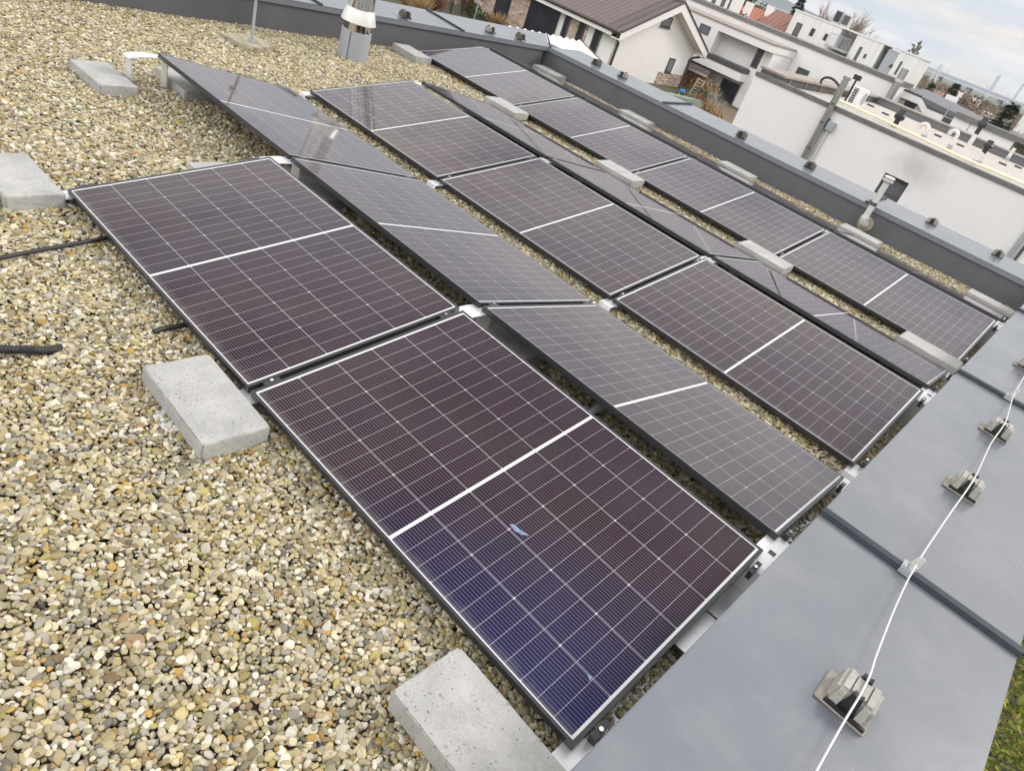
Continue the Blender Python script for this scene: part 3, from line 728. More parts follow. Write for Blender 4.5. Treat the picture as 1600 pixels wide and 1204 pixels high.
# holders on the far and left copings
zf = PZ + 0.016
FH = [(645, 34, 'dark weathered conductor holder on the left coping beside the chimney', 'holder_dark'), (765, 50, 'pale conductor holder on the left coping past the seam', 'holder_mid'),
      (815, 62, 'mossy dark conductor holder on the left coping near the corner', 'holder_dark'), (932, 101, 'dark conductor holder on the far coping, first right of the corner', 'holder_dark'),
      (973, 121, 'conductor holder on the far coping under the potted shrub', 'holder_mid'), (1158, 214, 'near-black conductor holder on the far coping before the white neighbour wall', 'holder_dark'),
      (1265, 262, 'near-black conductor holder on the far coping under the neighbour flue', 'holder_dark'), (1455, 350, 'grey conductor holder on the far coping right of the elbowed pipe', 'holder_mid'),
      (1558, 400, 'grey conductor holder on the far coping nearest the right frame edge', 'holder_mid')]
for i, (px, py, l, mk) in enumerate(FH):
    q = atz(px, py, zf)
    if i < 3: q.x = min(q.x, LX - 0.13)
    else: q.y = max(q.y, fy(q.x) + 0.13)
    holder(q.x, q.y, PZ + 0.012 + 0.002, l, 'conductor holders on the far copings', M[mk], rot=(90 if i < 3 else 0), padded=False)

# ------------------------------------------------------------------ roof chimney, mast, elbowed pipe
cx, cy = -6.74, 4.07
t = thing('steel_chimney', (cx, cy, GZ), 'round stainless chimney with grey metal base and pale storm collar', 'chimney')
MB().lathe((cx, cy, GZ), [(0.165, -0.05), (0.163, 0.30)], 40).build('base_sleeve', M['galv'], t, smooth=True)
MB().box(cx + 0.085, cx + 0.093, cy - 0.149, cy - 0.139, GZ, GZ + 0.30).build('sleeve_seam', M['fascia'], t)
MB().lathe((cx, cy, GZ), [(0.150, 0.3005), (0.150, 0.42)], 40).build('steel_ring', M['steel'], t, smooth=True)
MB().lathe((cx, cy, GZ), [(0.188, 0.385), (0.192, 0.387), (0.160, 0.505), (0.146, 0.525), (0.1415, 0.525)], 40).build('storm_collar', M['storm'], t, smooth=True)
MB().lathe((cx, cy, GZ), [(0.140, 0.42), (0.140, 1.25), (0.144, 1.252), (0.144, 1.29), (0.140, 1.292), (0.140, 2.0)], 40).build('flue_pipe', M['steel'], t, smooth=True)
MB().lathe((cx, cy, GZ), [(0.145, 2.0), (0.20, 2.03), (0.20, 2.06), (0.03, 2.16)], 32).build('rain_cap', M['steel'], t, smooth=True)
t = thing('air_terminal_mast', (-6.66, 2.79, GZ), 'thin grey lightning mast standing on an angular mossy concrete foot', 'mast')
MB().prism([(-6.85, 2.56, GZ - 0.02), (-6.97, 2.98, GZ - 0.02), (-6.60, 3.03, GZ - 0.02), (-6.46, 2.66, GZ - 0.02)], (0, 0, 0.072)).build('concrete_foot', M['block_old'], t, bevel=0.006)
MB().tube([(-6.66, 2.79, GZ + 0.05), (-6.66, 2.79, 1.6)], 0.014, 12).build('pole', M['galv'], t, smooth=True)
MB().tube([(-6.66, 2.79, GZ + 0.05), (-6.66, 2.79, GZ + 0.075)], 0.03, 12).build('socket', M['galv'], t, smooth=True)
MB().box(-6.70, -6.62, 2.765, 2.815, 0.385, 0.405).box(-6.705, -6.695, 2.76, 2.82, 0.37, 0.42).build('collar', M['wire'], t)
dx = -1.93; dy = fy(dx) + 0.022
t = thing('vent_pipe', (dx, dy, GZ), 'pale plastic elbow pipe leaving the far parapet through a round flange', 'pipe')
MB().tube([(dx, dy, 0.035), (dx, dy - 0.020, 0.035)], [0.10, 0.095], 28).build('wall_flange', M['block_old'], t, smooth=True)
el = [Vector((dx, dy - 0.0205, 0.035)), Vector((dx, dy - 0.06, 0.035)), Vector((dx - 0.005, dy - 0.105, 0.045)), Vector((dx - 0.012, dy - 0.125, 0.085)), Vector((dx - 0.014, dy - 0.13, 0.13))]
MB().tube(smoothpath(el, 6), 0.046, 18).tube([(dx - 0.014, dy - 0.13, 0.105), (dx - 0.014, dy - 0.13, 0.135)], 0.052, 18).build('elbow', M['pvc'], t, smooth=True)
MB().tube([(dx - 0.014, dy - 0.13, 0.13), (dx - 0.014, dy - 0.13, 0.58)], 0.038, 18).build('riser', M['pvc'], t, smooth=True)
MB().tube([(dx - 0.014, dy - 0.13, 0.285), (dx - 0.014, dy - 0.13, 0.325)], 0.043, 18).box(dx - 0.075, dx - 0.05, dy - 0.135, dy + 0.06, 0.298, 0.306).build('strap', M['dark_trim'], t, smooth=True)
MB().lathe((dx - 0.014, dy - 0.13, 0.585), [(0.046, 0), (0.066, 0.012), (0.068, 0.03), (0.050, 0.034), (0.050, 0.050), (0.068, 0.054), (0.060, 0.070), (0.0, 0.075)], 20).build('vent_cap', M['pvc'], t, smooth=True)

# ------------------------------------------------------------------ gravel: a bed sheet and individual stones (stuff)
bed = MB().box(LX - 0.02, NX0 + 0.025, -5.9, 8.7, GZ - 0.10, GZ - 0.022).build('gravel_bed', simple('gravel_bed_shade', (0.06, 0.047, 0.028), (0.04, 0.032, 0.02), 60, 0.95, bump=0.01, bscale=90))
tag(bed, kind='structure')
MB().box(LX - 0.02, NX0 + 0.025, -5.9, 8.7, -4.0, GZ - 0.11).build('roof_deck', M['render_grey'])['kind'] = 'structure'

def pebble_mat():
    m, t, b = newmat('river_pebbles')
    a = t.new('ShaderNodeAttribute', attribute_type='INSTANCER', attribute_name='tone')
    v = objco(t)
    n = t.new('ShaderNodeVectorMath', operation='ADD'); t.link(v, n.inputs[0])
    t.link(t.math('MULTIPLY', a.outputs['Fac'], 370.0), n.inputs[1]); v = n.outputs[0]
    base = t.ramp(a.outputs['Fac'], [(0.0, (0.54, 0.485, 0.36)), (0.15, (0.44, 0.375, 0.235)), (0.28, (0.60, 0.56, 0.46)), (0.40, (0.37, 0.30, 0.165)), (0.50, (0.52, 0.455, 0.315)),
                                     (0.60, (0.32, 0.285, 0.19)), (0.68, (0.60, 0.565, 0.48)), (0.76, (0.27, 0.26, 0.22)), (0.82, (0.40, 0.26, 0.09)), (0.85, (0.46, 0.38, 0.21)),
                                     (0.92, (0.28, 0.185, 0.11)), (0.945, (0.36, 0.31, 0.12)), (0.97, (0.11, 0.105, 0.10))], 'CONSTANT')
    vj = t.new('ShaderNodeTexWhiteNoise', noise_dimensions='1D'); t.link(t.math('MULTIPLY', a.outputs['Fac'], 977.0), vj.inputs['W'])
    hs = t.new('ShaderNodeHueSaturation'); t.link(base, hs.inputs['Color']); t.link(t.math('ADD', t.math('MULTIPLY', vj.outputs['Value'], 0.72), 0.52), hs.inputs['Value']); hs.inputs['Saturation'].default_value = 1.08
    base = hs.outputs[0]
    mo = t.ramp(t.noise(v, 1.7, 4, 0.7), [(0.40, 0.0), (0.66, 1.0)])
    col = t.mix(t.math('MULTIPLY', mo, 0.34), base, (0.27, 0.205, 0.075))
    sp = t.ramp(t.noise(v, 6, 3, 0.7), [(0.60, 0.0), (0.68, 1.0)])
    col = t.mix(t.math('MULTIPLY', sp, 0.30), col, (0.13, 0.105, 0.065))
    t.link(col, b.inputs['Base Color']); b.inputs['Roughness'].default_value = 0.5
    b.inputs['Specular IOR Level'].default_value = 0.35
    return m
M['pebble'] = pebble_mat()

def hidden_under(x, y):                             # deep under a panel row, never seen
    for pair in (0, 1, 2):
        n0 = (2, 3, 4)[pair]; n1 = (3, 3, 4)[pair]
        yl = lowY(pair)
        xl0 = -n0 * (PL + GU) + 0.35; xl1 = -n1 * (PL + GU) + 0.45
        if x < -0.22:
            if x > xl0 and yl + 0.30 < y < yl + cw - 0.22: return True
            if x > xl1 and yl + cw + GR + (0.62 if pair == 0 else 0.75) < y < yl + 2 * cw + GR - 0.22: return True
    return False
def gravel_points():
    rng = np.random.default_rng(11)
    P = []
    def layer(x0, x1, y0, y1, s, rad, dz, near, far):
        nx = int((x1 - x0) / s); ny = int((y1 - y0) / s)
        gx, gy = np.meshgrid(np.arange(nx), np.arange(ny))
        x = x0 + (gx + 0.5 * (gy % 2) + rng.uniform(-0.42, 0.42, gx.shape)) * s
        y = y0 + (gy + rng.uniform(-0.42, 0.42, gx.shape)) * s
        x = x.ravel(); y = y.ravel()
        d = np.stack([x - CAM.x, y - CAM.y, np.full_like(x, GZ - CAM.z)], 1)
        w = d @ np.array(CF); u = 800 + FOC * (d @ np.array(CX)) / np.maximum(w, 0.05); v = 602 + FOC * (d @ np.array(CD)) / np.maximum(w, 0.05)
        keep = (w > 0.3) & (u > -260) & (u < 1750) & (v > -60) & (v < 1400) & (w >= near) & (w < far)
        keep &= (x < NX0 + 0.02) & (x > LX - 0.03) & (y < FY0 + (FY1 - FY0) * (x - LX) / -LX + 0.015)
        x, y = x[keep], y[keep]
        hid = np.array([hidden_under(a, b) for a, b in zip(x, y)], bool) if len(x) else np.zeros(0, bool)
        x, y = x[~hid], y[~hid]
        n = len(x)
        r = rad * np.clip(rng.lognormal(0, 0.30, n), 0.5, 2.1)
        und = 0.007 * np.sin(2.3 * x + 0.7 * y) * np.cos(1.9 * y - 0.6 * x) + 0.004 * np.sin(7 * x - 5 * y)
        z = GZ + dz + und + rng.uniform(-0.007, 0.005, n) - (r - rad) * 0.35
        P.append((x, y, z, r))
    layer(-4.6, 0.06, -1.9, 3.0, 0.0158, 0.0089, -0.003, 0.0, 3.4)
    layer(-4.6, 0.06, -1.9, 3.0, 0.0215, 0.0100, -0.013, 0.0, 3.4)
    layer(-7.45, 0.06, -1.9, 8.6, 0.0185, 0.0104, -0.004, 3.4, 20)
    layer(-7.45, 0.06, -1.9, 8.6, 0.0300, 0.0104, 0.003, 3.4, 20)
    x = np.concatenate([p[0] for p in P]); y = np.concatenate([p[1] for p in P]); z = np.concatenate([p[2] for p in P]); r = np.concatenate([p[3] for p in P])
    n = len(x)
    ax = rng.uniform(0.95, 1.55, n); ay = rng.uniform(0.80, 1.05, n); az = rng.uniform(0.42, 0.72, n)
    scl = np.stack([r * ax, r * ay, r * az], 1)
    rot = np.stack([rng.normal(0, 0.38, n), rng.normal(0, 0.38, n), rng.uniform(0, 6.283, n)], 1)
    return np.stack([x, y, z], 1), scl, rot, rng.uniform(0, 1, n), rng.integers(0, 9, n)
co, scl, rot, tone, idx = gravel_points()
print('pebbles', len(co))
gm = bpy.data.meshes.new('gravel'); gm.vertices.add(len(co)); gm.vertices.foreach_set('co', co.astype(np.float32).ravel())
for nm, typ, key, arr in (('scl', 'FLOAT_VECTOR', 'vector', scl), ('rot', 'FLOAT_VECTOR', 'vector', rot), ('tone', 'FLOAT', 'value', tone), ('idx', 'INT', 'value', idx)):
    a = gm.attributes.new(nm, typ, 'POINT'); a.data.foreach_set(key, arr.astype(np.int32 if typ == 'INT' else np.float32).ravel())
gm.update()
gro = bpy.data.objects.new('gravel', gm); COL.objects.link(gro); tag(gro, kind='stuff')
gm.materials.append(M['pebble'])
ng = bpy.data.node_groups.new('pebbles', 'GeometryNodeTree')
ng.interface.new_socket('Geometry', in_out='INPUT', socket_type='NodeSocketGeometry')
ng.interface.new_socket('Geometry', in_out='OUTPUT', socket_type='NodeSocketGeometry')
N = ng.nodes; LK = ng.links
gi = N.new('NodeGroupInput'); go = N.new('NodeGroupOutput')
jn = N.new('GeometryNodeJoinGeometry')
for k in range(9):
    ic = N.new('GeometryNodeMeshIcoSphere'); ic.inputs['Radius'].default_value = 1.0; ic.inputs['Subdivisions'].default_value = 3
    pos = N.new('GeometryNodeInputPosition')
    ad = N.new('ShaderNodeVectorMath'); ad.operation = 'ADD'; ad.inputs[1].default_value = (k * 5.3, k * 2.1, k * 7.7); LK.new(pos.outputs[0], ad.inputs[0])
    nz = N.new('ShaderNodeTexNoise'); nz.inputs['Scale'].default_value = 0.75; nz.inputs['Detail'].default_value = 1.0; LK.new(ad.outputs[0], nz.inputs['Vector'])
    sb = N.new('ShaderNodeVectorMath'); sb.operation = 'SUBTRACT'; sb.inputs[1].default_value = (0.5, 0.5, 0.5); LK.new(nz.outputs['Color'], sb.inputs[0])
    sc = N.new('ShaderNodeVectorMath'); sc.operation = 'SCALE'; sc.inputs['Scale'].default_value = 0.72; LK.new(sb.outputs[0], sc.inputs[0])
    st = N.new('GeometryNodeSetPosition'); LK.new(ic.outputs['Mesh'], st.inputs['Geometry']); LK.new(sc.outputs[0], st.inputs['Offset'])
    ss = N.new('GeometryNodeSetShadeSmooth'); LK.new(st.outputs[0], ss.inputs[0])
    mt = N.new('GeometryNodeSetMaterial'); mt.inputs['Material'].default_value = M['pebble']; LK.new(ss.outputs[0], mt.inputs['Geometry'])
    gt = N.new('GeometryNodeGeometryToInstance'); LK.new(mt.outputs[0], gt.inputs[0])
    LK.new(gt.outputs[0], jn.inputs[0])
def named(n, dt):
    a = N.new('GeometryNodeInputNamedAttribute'); a.data_type = dt; a.inputs['Name'].default_value = n
    return a.outputs[0]
ip = N.new('GeometryNodeInstanceOnPoints'); LK.new(gi.outputs[0], ip.inputs['Points']); LK.new(jn.outputs[0], ip.inputs['Instance'])
ip.inputs['Pick Instance'].default_value = True
LK.new(named('idx', 'INT'), ip.inputs['Instance Index'])
er = N.new('FunctionNodeEulerToRotation'); LK.new(named('rot', 'FLOAT_VECTOR'), er.inputs[0]); LK.new(er.outputs[0], ip.inputs['Rotation'])
LK.new(named('scl', 'FLOAT_VECTOR'), ip.inputs['Scale'])
LK.new(ip.outputs[0], go.inputs[0])
md = gro.modifiers.new('pebbles', 'NODES'); md.node_group = ng

# ================================================================== the neighbourhood
GND = -4.0
gp = MB()
gp.v = [(-1500, -300, GND), (1500, -300, GND), (1500, 5000, GND), (-1500, 5000, GND)]; gp.f = [(0, 1, 2, 3)]
tag(gp.build('ground', M['soil']), kind='structure')
MB().box(-60, 40, 11.2, 16.6, GND + 0.004, GND + 0.012).build('lane', M['road'])['kind'] = 'structure'

def fx(px, py, D): return pix(px, py, D).x
def fz(px, py, D): return pix(px, py, D).z
def YD(D): return CAM.y + D
def rect(px_tl, px_tr, px_b, D):
    a = pix(*px_tl, D); b = pix(*px_tr, D); c = pix(*px_b, D)
    return min(a.x, b.x), max(a.x, b.x), c.z, (a.z + b.z) / 2
def window(parent, x0, x1, z0, z1, y, glass, fr=0.06, mat=None, reveal=0.02, name='window', mull=0):
    """a framed window standing 2 mm proud of a wall facing -y"""
    mat = mat or M['dark_trim']; f = MB()
    yo = y - 0.035
    f.box(x0, x1, yo, y + 0.02, z0, z0 + fr).box(x0, x1, yo, y + 0.02, z1 - fr, z1).box(x0, x0 + fr, yo, y + 0.02, z0 + fr, z1 - fr).box(x1 - fr, x1, yo, y + 0.02, z0 + fr, z1 - fr)
    for k in range(mull):
        xm = x0 + (x1 - x0) * (k + 1) / (mull + 1); f.box(xm - fr * 0.4, xm + fr * 0.4, yo, y + 0.02, z0 + fr, z1 - fr)
    w = f.build(name, mat, parent)
    MB().box(x0 + fr * 0.6, x1 - fr * 0.6, y - 0.022, y + 0.015, z0 + fr * 0.6, z1 - fr * 0.6).build('pane', glass, w)
    return w

# ---------------------------------------------------------------- N1: white flat-roofed neighbour
D1 = 20.5; Y1 = YD(D1)
x0 = -8.9; x1 = 3.6
n1 = thing('flat_roof_house', (-3, Y1 + 5, GND), 'long white flat-roofed neighbour with pipes and black vents on its gravel roof', 'house')
yb = YD(29.6)
wx0, wx1, wz0, wz1 = rect((1383, 270), (1421, 286), (1365, 299), D1)
wz0 -= 0.02
# front wall built round its window opening
fw = MB()
fw.box(x0, wx0, Y1, Y1 + 0.3, GND, 0.20).box(wx1, x1, Y1, Y1 + 0.3, GND, 0.20).box(wx0, wx1, Y1, Y1 + 0.3, GND, wz0).box(wx0, wx1, Y1, Y1 + 0.3, wz1, 0.20)
fw.build('front_wall', M['n1'], n1)
MB().box(x0, x1, Y1 + 0.305, yb + 0.9, GND, 0.12).build('body', M['render_white'], n1)
wf = MB().box(wx0, wx0 + 0.05, Y1 + 0.10, Y1 + 0.28, wz0, wz1).box(wx1 - 0.05, wx1, Y1 + 0.10, Y1 + 0.28, wz0, wz1).box(wx0 + 0.05, wx1 - 0.05, Y1 + 0.10, Y1 + 0.28, wz1 - 0.05, wz1).box(wx0 + 0.05, wx1 - 0.05, Y1 + 0.10, Y1 + 0.28, wz0, wz0 + 0.09).build('window', M['dark_trim'], n1)
MB().box(wx0 + 0.051, wx1 - 0.051, Y1 + 0.20, Y1 + 0.22, wz0 + 0.091, wz1 - 0.051).build('pane', M['blind'], wf)
MB().box(wx0 - 0.02, wx1 + 0.02, Y1 - 0.05, Y1 - 0.003, wz0 - 0.035, wz0 - 0.005).build('sill', M['white_paint'], wf)
MB().box(x0, x1, Y1 - 0.04, Y1 + 0.22, 0.205, 0.30).build('roof_edge', M['coping_grey'], n1)
MB().box(x0 + 0.7, x1, Y1 + 0.225, yb, 0.124, 0.21).build('roof_gravel', M['far_gravel'], n1)
# perimeter parapets: left one runs away from us, back one parallel to us
MB().box(x0, x0 + 0.66, Y1 + 0.225, yb + 0.6, 0.205, 0.40).build('side_parapet', M['wall_brown'], n1)
for k in range(7):
    yy = Y1 + 0.8 + k * 1.25
    MB().box(x0 + 0.662, x0 + 0.690, yy, yy + 0.05, 0.215, 0.40).build('parapet_joint', M['coping_brown'], n1)
MB().box(x0 - 0.04, x0 + 0.72, Y1 + 0.20, yb + 0.62, 0.402, 0.46).build('side_coping', M['coping_brown'], n1)
MB().box(x0 + 0.665, x1, yb + 0.05, yb + 0.6, 0.205, 0.43).build('back_parapet', M['wall_grey'], n1)
MB().box(x0 + 0.725, x1, yb, yb + 0.62, 0.432, 0.475).build('back_coping', M['coping_brown'], n1)
for k in range(4):
    xx = x0 + 3.4 + k * 2.1
    MB().box(xx, xx + 0.06, yb + 0.015, yb + 0.048, 0.205, 0.43).build('parapet_joint', M['galv'], n1)
for k in range(8):                                   # small brackets on the roof gravel
    q = [(1432, 180), (1468, 196), (1500, 228), (1566, 257), (1465, 213), (1360, 166), (1383, 179), (1590, 262)][k]
    p = atz(*q, 0.215)
    if Y1 + 0.4 < p.y < yb - 0.2:
        MB().box(p.x - 0.11, p.x + 0.11, p.y - 0.06, p.y + 0.06, 0.2105, 0.26).build('roof_bracket', M['dark_trim'], n1)
# cream gas pipe along the roof edge
pp = [atz(1312, 157, 0.30), atz(1345, 172, 0.30), atz(1372, 184, 0.30), atz(1450, 221, 0.30), atz(1500, 245, 0.30), atz(1640, 304, 0.30)]
tag(MB().tube(pp, 0.038, 8).build('roof_pipe', M['gold_pipe'], smooth=True), 'long cream pipe lying along the neighbour roof edge', 'pipe')
# black vent cowls
def cowl(px, py, h, zb, label, pink=0.0):
    p = atz(px, py, zb); t = thing('roof_vent', (p.x, p.y, zb), label, 'vent', 'black vent cowls on the neighbour roof')
    z = zb
    if pink:
        MB().tube([(p.x, p.y, z), (p.x, p.y, z + pink)], 0.075, 12).build('pipe', M['pvc_pink'], t, smooth=True); z += pink
    MB().lathe((p.x, p.y, z + 0.001), [(0.075, 0), (0.075, h * 0.42)], 12).build('stem', M['black_plastic'], t, smooth=True)
    MB().lathe((p.x, p.y, z), [(0.10, h * 0.42 + 0.002), (0.145, h * 0.5), (0.15, h * 0.66), (0.10, h * 0.78), (0.085, h), (0.0, h + 0.01)], 12).build('cowl_head', M['black_plastic'], t, smooth=True)
cowl(1396, 199, 0.50, 0.21, 'black vent cowl on the neighbour roof, left one near the edge')
cowl(1536, 240, 0.42, 0.215, 'black vent cowl on the neighbour roof beside the pinkish pipe group')
cowl(1514, 226, 0.56, 0.21, 'black vent cowl on a pinkish pipe, before the pale wall panels', 0.36)
def jpipe(px, py, h, rr, label, r=0.07, hook=True, mat=None):
    p = atz(px, py, 0.21); t = thing('swan_neck_pipe' if hook else 'stub_pipe', (p.x, p.y, 0.21), label, 'pipe', 'pale pipes on the neighbour roof')
    pts = [Vector((p.x, p.y, 0.20)), Vector((p.x, p.y, 0.21 + h))]
    if hook:
        for k in range(1, 9):
            a = math.pi * k / 8; pts.append(Vector((p.x - (1 - math.cos(a)) * rr * 0.5 * (1 if rr > 0 else 1), p.y, 0.21 + h + math.sin(a) * abs(rr) * 0.5)))
        pts.append(pts[-1] - Vector((0, 0, 0.05)))
    MB().tube(pts, r, 12).build('pipe', mat or M['pvc_pink'], t, smooth=True)
    MB().tube([(p.x, p.y, 0.205), (p.x, p.y, 0.33)], r + 0.018, 12).build('collar', M['galv'], t, smooth=True)
jpipe(1441, 217, 0.24, 0.24, 'pale swan-neck pipe on the neighbour roof, shorter left one', 0.058)
jpipe(1482, 233, 0.38, 0.20, 'pale swan-neck pipe on the neighbour roof, taller right one', 0.05)
jpipe(1520, 257, 0.34, 0, 'pinkish stub pipe on the neighbour roof edge, left of the close pair', 0.06, False)
jpipe(1526, 258, 0.30, 0, 'pinkish stub pipe on the neighbour roof edge, right of the close pair', 0.06, False)
jpipe(1572, 251, 0.42, 0, 'lone pinkish stub pipe near the back parapet of the neighbour roof', 0.055, False)
# air conditioner
p = atz(1330, 164, 0.24)
t = thing('air_conditioner', (p.x, p.y, 0.215), 'white air conditioner with dark side grille on the neighbour roof', 'air conditioner')
MB().box(p.x - 0.16, p.x + 0.20, p.y - 0.1, p.y + 0.42, 0.25, 0.74).build('casing', M['white_paint'], t, bevel=0.02)
MB().box(p.x - 0.11, p.x + 0.02, p.y - 0.112, p.y - 0.103, 0.29, 0.71).build('side_grille', M['dark_trim'], t)
for k in range(6): MB().box(p.x - 0.105, p.x + 0.015, p.y - 0.119, p.y - 0.113, 0.31 + k * 0.07, 0.335 + k * 0.07).build('grille_slat', M['galv'], t)
MB().tube([(p.x + 0.203, p.y + 0.16, 0.50), (p.x + 0.215, p.y + 0.16, 0.50)], 0.18, 20).build('fan_guard', M['galv'], t)
MB().box(p.x - 0.14, p.x - 0.08, p.y - 0.08, p.y + 0.4, 0.2105, 0.2495).box(p.x + 0.1, p.x + 0.16, p.y - 0.08, p.y + 0.4, 0.2105, 0.2495).build('feet', M['dark_trim'], t)
# black hose looping over the side parapet and a small black pipe stand
a = pix(1283, 130, 23.5); b = pix(1313, 139, 23.0)
hp = [Vector((a.x, a.y, 0.46)), pix(1284, 125, 23.5), pix(1290, 121.5, 23.4), pix(1297, 122, 23.3), pix(1304, 126, 23.2), pix(1310, 133, 23.1), pix(1316, 143, 23.0), pix(1320, 150, 22.9)]
tag(MB().tube(smoothpath(hp, 5), 0.036, 8).build('hose_loop', M['rubber'], smooth=True), 'black insulated hose arching over the brown parapet behind the flue', 'hose')
p = pix(1332, 136, 24.0)
t = thing('pipe_stand', (p.x, p.y, 0.21), 'slim black pipe with a square head behind the neighbour flue', 'pipe')
MB().tube([(p.x, p.y, 0.21), (p.x, p.y, pix(1336, 122, 24).z)], 0.03, 8).build('pole', M['black_plastic'], t)
q = pix(1338, 121, 24); MB().box(p.x - 0.10, p.x + 0.10, p.y - 0.08, p.y + 0.08, q.z - 0.07, q.z + 0.07).build('head', M['black_plastic'], t)
# steel flue, cabinet and conduit on the front wall
xf = fx(1303, 165, D1); yfl = Y1 - 0.12
t = thing('wall_flue', (xf, yfl, GND), 'steel flue pipe clamped to the white neighbour wall and rising past its roof', 'flue')
ztop = fz(1326, 119, D1)
MB().tube([(xf, yfl, -3.0), (xf, yfl, ztop - 0.16)], 0.085, 18).build('pipe', M['steel_dull'], t, smooth=True)
MB().lathe((xf, yfl, ztop - 0.17), [(0.095, 0), (0.095, 0.03), (0.075, 0.035), (0.075, 0.075), (0.10, 0.08), (0.10, 0.15), (0.0, 0.17)], 18).build('flue_cap', M['steel_dull'], t, smooth=True)
for py in (163, 191, 229):
    z = fz(1303 - (py - 165) * 0.62, py, D1)
    MB().lathe((xf, yfl, z - 0.03), [(0.098, 0), (0.098, 0.075)], 18).box(xf - 0.03, xf + 0.03, yfl + 0.03, Y1 - 0.002, z - 0.02, z + 0.03).build('wall_band', M['steel'], t)
a = rect((1297.5, 189), (1309, 193), (1293, 203), D1)
t = thing('meter_box', ((a[0] + a[1]) / 2, Y1 - 0.1, a[2]), 'small grey cabinet with a conduit on the white neighbour wall', 'cabinet')
MB().box(a[0], a[1], Y1 - 0.13, Y1 - 0.003, a[2], a[3]).build('box', M['galv'], t, bevel=0.01)
MB().box(a[0] - 0.06, a[0] - 0.005, Y1 - 0.10, Y1 - 0.003, a[2] + 0.02, a[3] + 0.04).build('bracket', M['dark_trim'], t)
xm = (a[0] + a[1]) / 2 - 0.02
MB().tube([(xm, Y1 - 0.06, -3.0), (xm, Y1 - 0.06, a[2])], 0.032, 10).build('conduit', M['pvc'], t, smooth=True)
# downpipe and dark door strip at the right end
a = pix(1597, 378, D1); xr = a.x
t = thing('downpipe', (xr, Y1 - 0.06, GND), 'grey downpipe on the neighbour wall at the right frame edge', 'downpipe')
MB().tube([(xr - 0.04, Y1 - 0.06, GND), (xr - 0.04, Y1 - 0.06, 0.2)], 0.05, 10).build('pipe', M['galv'], t, smooth=True)
MB().box(xr + 0.08, xr + 0.14, Y1 - 0.05, Y1 - 0.003, GND, -0.6).build('cover_strip', M['dark_trim'], t)

# ---------------------------------------------------------------- N2: white house with porch behind N1
D2 = 50.0; Y2 = YD(D2)
n2 = thing('porch_house', (-14, Y2 + 4, GND), 'white flat-roofed house with a recessed porch and balcony behind the neighbour', 'house')
zt = 1.8339 - 0.0247 * D2
xl = fx(1085, -3, D2); xr = fx(1404, 130, D2)
MB().box(xl - 6, xr, Y2, Y2 + 3.0, GND, zt - 0.12).build('main_wall', M['render_white'], n2)
MB().box(xl - 6.1, xr + 0.1, Y2 - 0.10, Y2 + 3.05, zt - 0.118, zt + 0.10).build('coping', M['coping_grey'], n2)
a = rect((1247.5, 105), (1266, 111), (1241, 120), D2); window(n2, a[0], a[1], a[2] - 0.4, a[3], Y2, M['glass_green'])
a = rect((1348, 139), (1361, 143), (1346, 146), D2); window(n2, a[0], a[1], a[2] - 0.5, a[3], Y2, M['glass_dark'])
xg = fx(1400, 137, D2)
t = thing('corner_flue', (xg, Y2 - 0.2, GND), 'grey metal flue standing at the right corner of the porch house', 'flue')
MB().tube([(xg, Y2 - 0.18, GND), (xg, Y2 - 0.18, fz(1413, 107, D2))], 0.22, 14).build('pipe', M['steel_dull'], t, smooth=True)
MB().tube([(xg, Y2 - 0.18, fz(1401, 127, D2)), (xg, Y2 - 0.18, fz(1401, 127, D2) + 0.16)], 0.25, 14).build('band', M['storm'], t, smooth=True)
D2b = 46.0; Yb = YD(D2b)
xw = fx(1204, 76, D2b); xv = fx(1030, 20, D2b) - 3
zr1 = 1.8339 - 0.0377 * D2b; zr0 = 1.8339 - 0.0487 * D2b
MB().box(xv, xw, Yb, Y2 - 0.105, zr0, zr1 - 0.10).build('porch_roof', M['render_white'], n2)
MB().box(xv, xw + 0.04, Yb - 0.05, Y2 - 0.108, zr1 - 0.098, zr1).build('porch_coping', M['coping_brown'], n2)
zb1 = 1.8339 - 0.078 * D2b; zb2 = 1.8339 - 0.0842 * D2b; zb0 = 1.8339 - 0.0945 * D2b
xbr = fx(1164, 113, D2b)
xwall0 = fx(1122, 50, D2b)                            # left cheek of the recess
MB().box(xv, xwall0, Yb + 0.004, Y2 - 0.105, zb1, zr0 - 0.002).build('porch_cheek', M['render_white'], n2)
a = rect((1096, 36), (1111.5, 43), (1106, 56), D2b); window(n2, a[0], a[1], a[2], a[3], Yb + 0.004, M['glass_grey'])
MB().box(xv, xbr, Yb - 0.25, Y2 - 0.105, zb0, zb2).build('balcony_slab', M['render_white'], n2)
MB().box(xv, xbr + 0.02, Yb - 0.28, Y2 - 0.107, zb2 + 0.002, zb1 - 0.002).build('balcony_edge', M['dark_trim'], n2)
MB().box(xwall0 + 0.003, xw - 0.05, Yb + 0.9, Y2 - 0.106, zb1 + 0.002, zr0 - 0.003).build('porch_wall', M['render_white'], n2)
MB().box(xv, xbr - 0.1, Yb + 1.1, Y2 - 0.107, GND, zb0 - 0.002).build('ground_floor_wall', M['render_white'], n2)
MB().box(xbr - 1.7, xbr - 0.4, Yb + 1.05, Yb + 1.097, GND, zb0 - 0.3).build('garden_door', M['glass_dark'], n2)
MB().box(xbr - 0.1, xw - 0.4, Yb + 0.6, Y2 - 0.107, GND, zr0 - 0.002).build('side_block', M['render_white'], n2)
a = rect((1182, 80), (1194, 83), (1175, 106), D2b - 0.0)
window(n2, fx(1176, 95, D2b + 0.6), fx(1187, 98, D2b + 0.6), fz(1176, 106, D2b + 0.6), zr0 - 0.04, Yb + 0.6, M['glass_dark'], 0.10)
